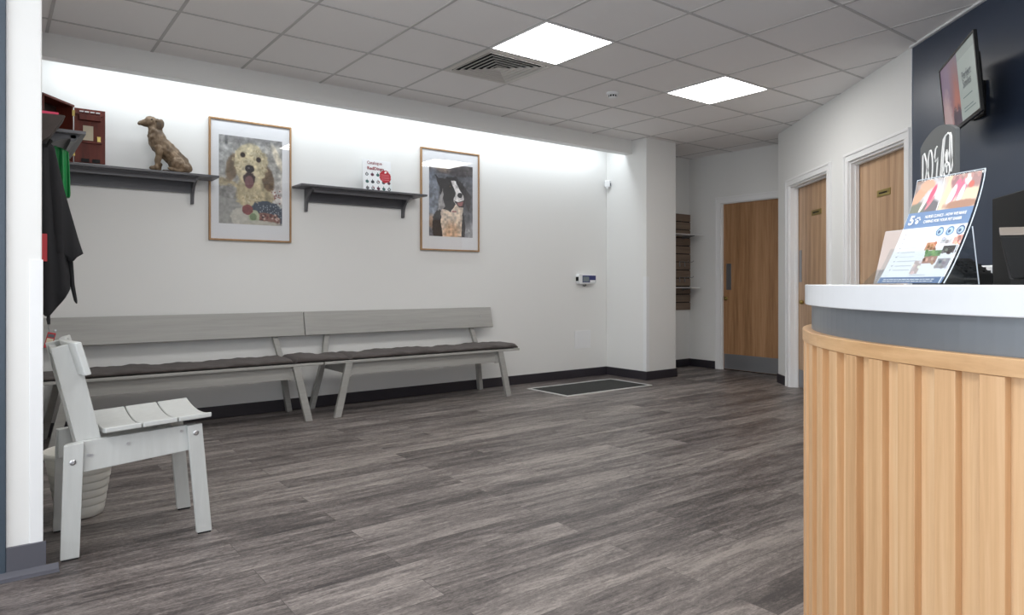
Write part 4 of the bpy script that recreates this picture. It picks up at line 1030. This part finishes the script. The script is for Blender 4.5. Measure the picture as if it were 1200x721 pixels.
# second, empty holder behind
eh = empty('leaflet_holder', tuple(CP(1.80, .98, ZT))); tag(eh, 'empty clear leaflet holder behind the poster on the counter', 'holder')
HA, HB = (2.03, 1.075), (1.90, 1.10)
def p2(u, v, o, lean=.035, hh=.155):
    t = HA[0]+(HB[0]-HA[0])*u; l = HA[1]+(HB[1]-HA[1])*u + lean*v
    return tuple(CP(t, l-o, ZT+.0015+hh*v))
M['frost'] = plain('pale_translucent_plastic', (206, 192, 186), .35); M['frost'].node_tree.nodes['Principled BSDF'].inputs['Transmission Weight'].default_value = .15
sheet3(MB(), lambda u, v, o: p2(u, v, o), 4, 4, .0025).build('back_panel', M['frost'], eh)
sheet3(MB(), lambda u, v, o: p2(u, v, o+.035, .085, .085), 4, 4, .002).build('front_pocket', M['acrylic'], eh)
sheet3(MB(), lambda u, v, o: tuple(Vector(p2(u, 0, 0))-RTv*.037*v+Vector((0, 0, o))), 3, 2, .002).build('foot', M['acrylic'], eh)
b = MB()
b.tube([p2(0, v_, 0) for v_ in (0, .5, 1)], .0012, 6); b.tube([p2(u_, 1, 0) for u_ in (0, .5, 1)], .0012, 6); b.tube([p2(1, v_, 0) for v_ in (0, .5, 1)], .0012, 6)
b.build('polished_edge', M['acrylic_edge'], eh)

# chalkboard
BK = 1.12
L_, R_ = CP(1.80*BK, 478.5/802*1.80*BK), CP(1.60*BK, 519.6/802*1.60*BK)
ax = (R_-L_); BW = ax.length/BK; ax.normalize(); nz = Vector((0, 0, 1)); ay = ax.cross(nz)
if ay.dot(RTv) < 0: ay = -ay
cbd = empty('chalkboard_sign', tuple((L_+R_)/2+Vector((0, 0, ZT)))); tag(cbd, 'arched black chalkboard sign reading DOG, on the counter behind the poster', 'sign')
arch = [(0, 0), (BW, 0), (BW, .365)]
for k in range(1, 12):
    a = k/12; arch.append((BW*(1-a), .365 + .030*math.sin(math.pi*a)**.8 - .008*a))
arch.append((0, .357))
def cf2(x, z, o): p_ = L_+ax*x*BK+ay*o; return (p_.x, p_.y, ZT+.001+z*BK)
b = MB(); b.prism(arch, lambda x, z: cf2(x, z, 0), lambda x, z: cf2(x, z, .011)); b.build('board', M['chalk'], cbd, bevel=.001)
def stroke(mb, pts, r=.0024):
    mb.tube([cf2(x, z, -.0006) for x, z in pts], r, 6)
b = MB()
def ov(cx, cz, rx, rz, a0=0, a1=360, n=14): return [(cx+rx*math.cos(R(a0+(a1-a0)*k/n)), cz+rz*math.sin(R(a0+(a1-a0)*k/n))) for k in range(n+1)]
stroke(b, [(.018, .262), (.020, .335), (.030, .338), (.042, .315), (.042, .285), (.034, .264), (.018, .262)])
stroke(b, ov(.066, .300, .014, .040))
stroke(b, [(.106, .342), (.098, .338), (.092, .318), (.096, .306), (.110, .312), (.108, .300), (.102, .262), (.098, .258)])
b.build('letters', M['chalk_w'], cbd)
b = MB()
stroke(b, [(.125, .268), (.129, .285), (.134, .32), (.142, .352), (.152, .358), (.168, .362), (.178, .356)]); stroke(b, [(.180, .360), (.186, .350), (.188, .31), (.190, .280), (.184, .268), (.178, .272), (.176, .31), (.178, .356)])
stroke(b, [(.125, .268), (.134, .264), (.140, .290), (.144, .33), (.152, .358)]); stroke(b, ov(.160, .275, .016, .018)); stroke(b, ov(.160, .288, .006, .005)); stroke(b, [(.160, .283), (.160, .268)])
for k in range(6): stroke(b, [(.150+.004*k, .326-.004*abs(2.5-k)), (.156+.001*k, .292)], .0010)
stroke(b, [(.150, .262), (.160, .256), (.172, .262)])
stroke(b, [(.10, .378), (.108, .374), (.112, .382)], .001) if 0 else None
b.build('dog_drawing', M['chalk_w'], cbd)
b = MB()
x = .012
for k in range(9):
    stroke(b, ov(x, .212, .007, .014, 20, 320, 8) if k % 2 == 0 else [(x-.006, .198), (x-.004, .226), (x+.006, .224)], .0012); x += .020
b.build('chalk_line', M['chalk_w'], cbd)

# black card terminal behind the poster
ctm = empty('card_terminal', tuple(CP(1.66, 1.10, ZT))); tag(ctm, 'black card terminal on the counter, half hidden behind the poster holder', 'card terminal')
b = MB(); b.T = Matrix.Translation(CP(1.66, 1.10, ZT+.001)) @ Matrix.Rotation(R(52.7+180), 4, 'Z')
b.xz([(-.05, 0), (.05, 0), (.05, .025), (-.03, .065), (-.05, .060)], -.034, .034); b.build('body', M['black'], ctm, bevel=.004)
b = MB(); b.T = Matrix.Translation(CP(1.66, 1.10, ZT+.001)) @ Matrix.Rotation(R(52.7+180), 4, 'Z')
for i in range(4):
    for j in range(3):
        x_ = .040-.016*i; z_ = .025+(.05-x_)*.5; b.box(x_-.005, x_+.005, -.026+.021*j, -.012+.021*j, z_-.003, z_+.003)
b.build('keypad', M['rubber'], ctm)

# computer monitor and till behind the counter
def stander(name, label, cat, tl, tr, bot, th, mat, stand=None):
    """upright slab given by (t, px x, px y) of its top left and top right; bot = z of the lower edge"""
    a = CP(tl[0], (tl[1]-600)/802*tl[0], EYE+(333-tl[2])/802*tl[0]); c = CP(tr[0], (tr[1]-600)/802*tr[0], EYE+(333-tr[2])/802*tr[0])
    e = Vector((c.x-a.x, c.y-a.y, 0)).normalized(); n_ = e.cross(Vector((0, 0, 1)))
    if n_.dot(RTv) < 0: n_ = -n_
    return a, c, e, n_
# monitor
a, c, e, n_ = stander('', '', '', (1.95, 1162.5, 233), (1.755, 1200, 222), 0, .04, '')
zt_ = (a.z+c.z)/2; MWd = .50
mo = empty('computer_monitor', (a.x+e.x*MWd/2, a.y+e.y*MWd/2, .735)); tag(mo, 'dark computer monitor behind the counter at the right edge', 'monitor')
b = MB(); pz = [(0, 0, zt_), (MWd, 0, zt_), (MWd, 0, zt_-.30), (.022, 0, zt_-.30)]
def q3(x, y, z): p_ = Vector((a.x, a.y, 0))+e*x+n_*y; return (p_.x, p_.y, z)
b.prism([(0, zt_), (MWd, zt_), (MWd, zt_-.30), (.0, zt_-.30)], lambda x, z: q3(x, 0, z), lambda x, z: q3(x, .03, z)); b.build('casing', M['black'], mo, bevel=.003)
b = MB(); b.prism([(.012, zt_-.012), (MWd-.012, zt_-.012), (MWd-.012, zt_-.285), (.012, zt_-.285)], lambda x, z: q3(x, .030, z), lambda x, z: q3(x, .0315, z)); b.build('screen', M['black_gloss'], mo)
b = MB(); b.prism([(.21, zt_-.15), (.29, zt_-.15), (.29, .75), (.21, .75)], lambda x, z: q3(x, -.03, z), lambda x, z: q3(x, -.001, z)); b.prism([(.13, .752), (.37, .752), (.37, .737), (.13, .737)], lambda x, z: q3(x, -.11, z), lambda x, z: q3(x, .09, z)); b.build('stand', M['black'], mo, bevel=.003)
# till display with its pale lid edge
a2 = CP(1.42, (1171.5-600)/802*1.42, EYE+(333-277)/802*1.42)
ti = empty('till_terminal', (a2.x, a2.y, ZT)); tag(ti, 'black payment till with a taupe lid at the right edge, in front of the monitor', 'till')
e2 = (RTv*.93 - FWv*.36).normalized(); n2 = (FWv*.93+RTv*.36).normalized()
def q4(x, y, z): p_ = Vector((a2.x, a2.y, 0))+e2*x+n2*y; return (p_.x, p_.y, z)
zt2 = a2.z
b = MB(); b.add([q4(0, 0, zt2), q4(.15, 0, zt2), q4(.15, 0, ZT+.012), q4(.022, 0, ZT+.012), q4(.010, .05, zt2+.018), q4(.155, .05, zt2+.018), q4(.155, .05, ZT+.012), q4(.03, .05, ZT+.012)],
                [(0, 1, 2, 3), (7, 6, 5, 4), (0, 4, 5, 1), (1, 5, 6, 2), (2, 6, 7, 3), (3, 7, 4, 0)]); b.build('housing', M['black'], ti, bevel=.003)
M['taupe_pl'] = plain('taupe_plastic', (124, 116, 108), .4)
b = MB(); b.add([q4(.001, .002, zt2+.0015), q4(.149, .002, zt2+.0015), q4(.154, .048, zt2+.0195), q4(.011, .048, zt2+.0195), q4(.001, .002, zt2+.004), q4(.149, .002, zt2+.004), q4(.154, .048, zt2+.022), q4(.011, .048, zt2+.022)],
                [(0, 1, 2, 3), (7, 6, 5, 4), (0, 4, 5, 1), (1, 5, 6, 2), (2, 6, 7, 3), (3, 7, 4, 0)]); b.build('lid', M['taupe_pl'], ti, bevel=.001)
b = MB(); b.prism([(.035, ZT+.012), (.14, ZT+.012), (.14, ZT+.001), (.035, ZT+.001)], lambda x, z: q4(x, -.004, z), lambda x, z: q4(x, .06, z)); b.build('base', M['black'], ti)
# printer: white lid over black body
pc = CP(2.13, 1.505); pm = Matrix.Translation((pc.x, pc.y, 0)) @ Matrix.Rotation(R(52.7-90), 4, 'Z')
pn = empty('printer', (pc.x, pc.y, .735)); tag(pn, 'black printer with a white lid behind the counter, beside the monitor', 'printer')
b = MB(); b.T = pm; b.box(-.047, .047, -.047, .047, .736, 1.082); b.build('body', M['black_gloss'], pn, bevel=.006)
b = MB(); b.T = pm; b.xz([(-.05, 1.083), (.05, 1.083), (.05, 1.092), (-.045, 1.108), (-.05, 1.104)], -.05, .05); b.build('lid', M['guard'], pn, bevel=.003)
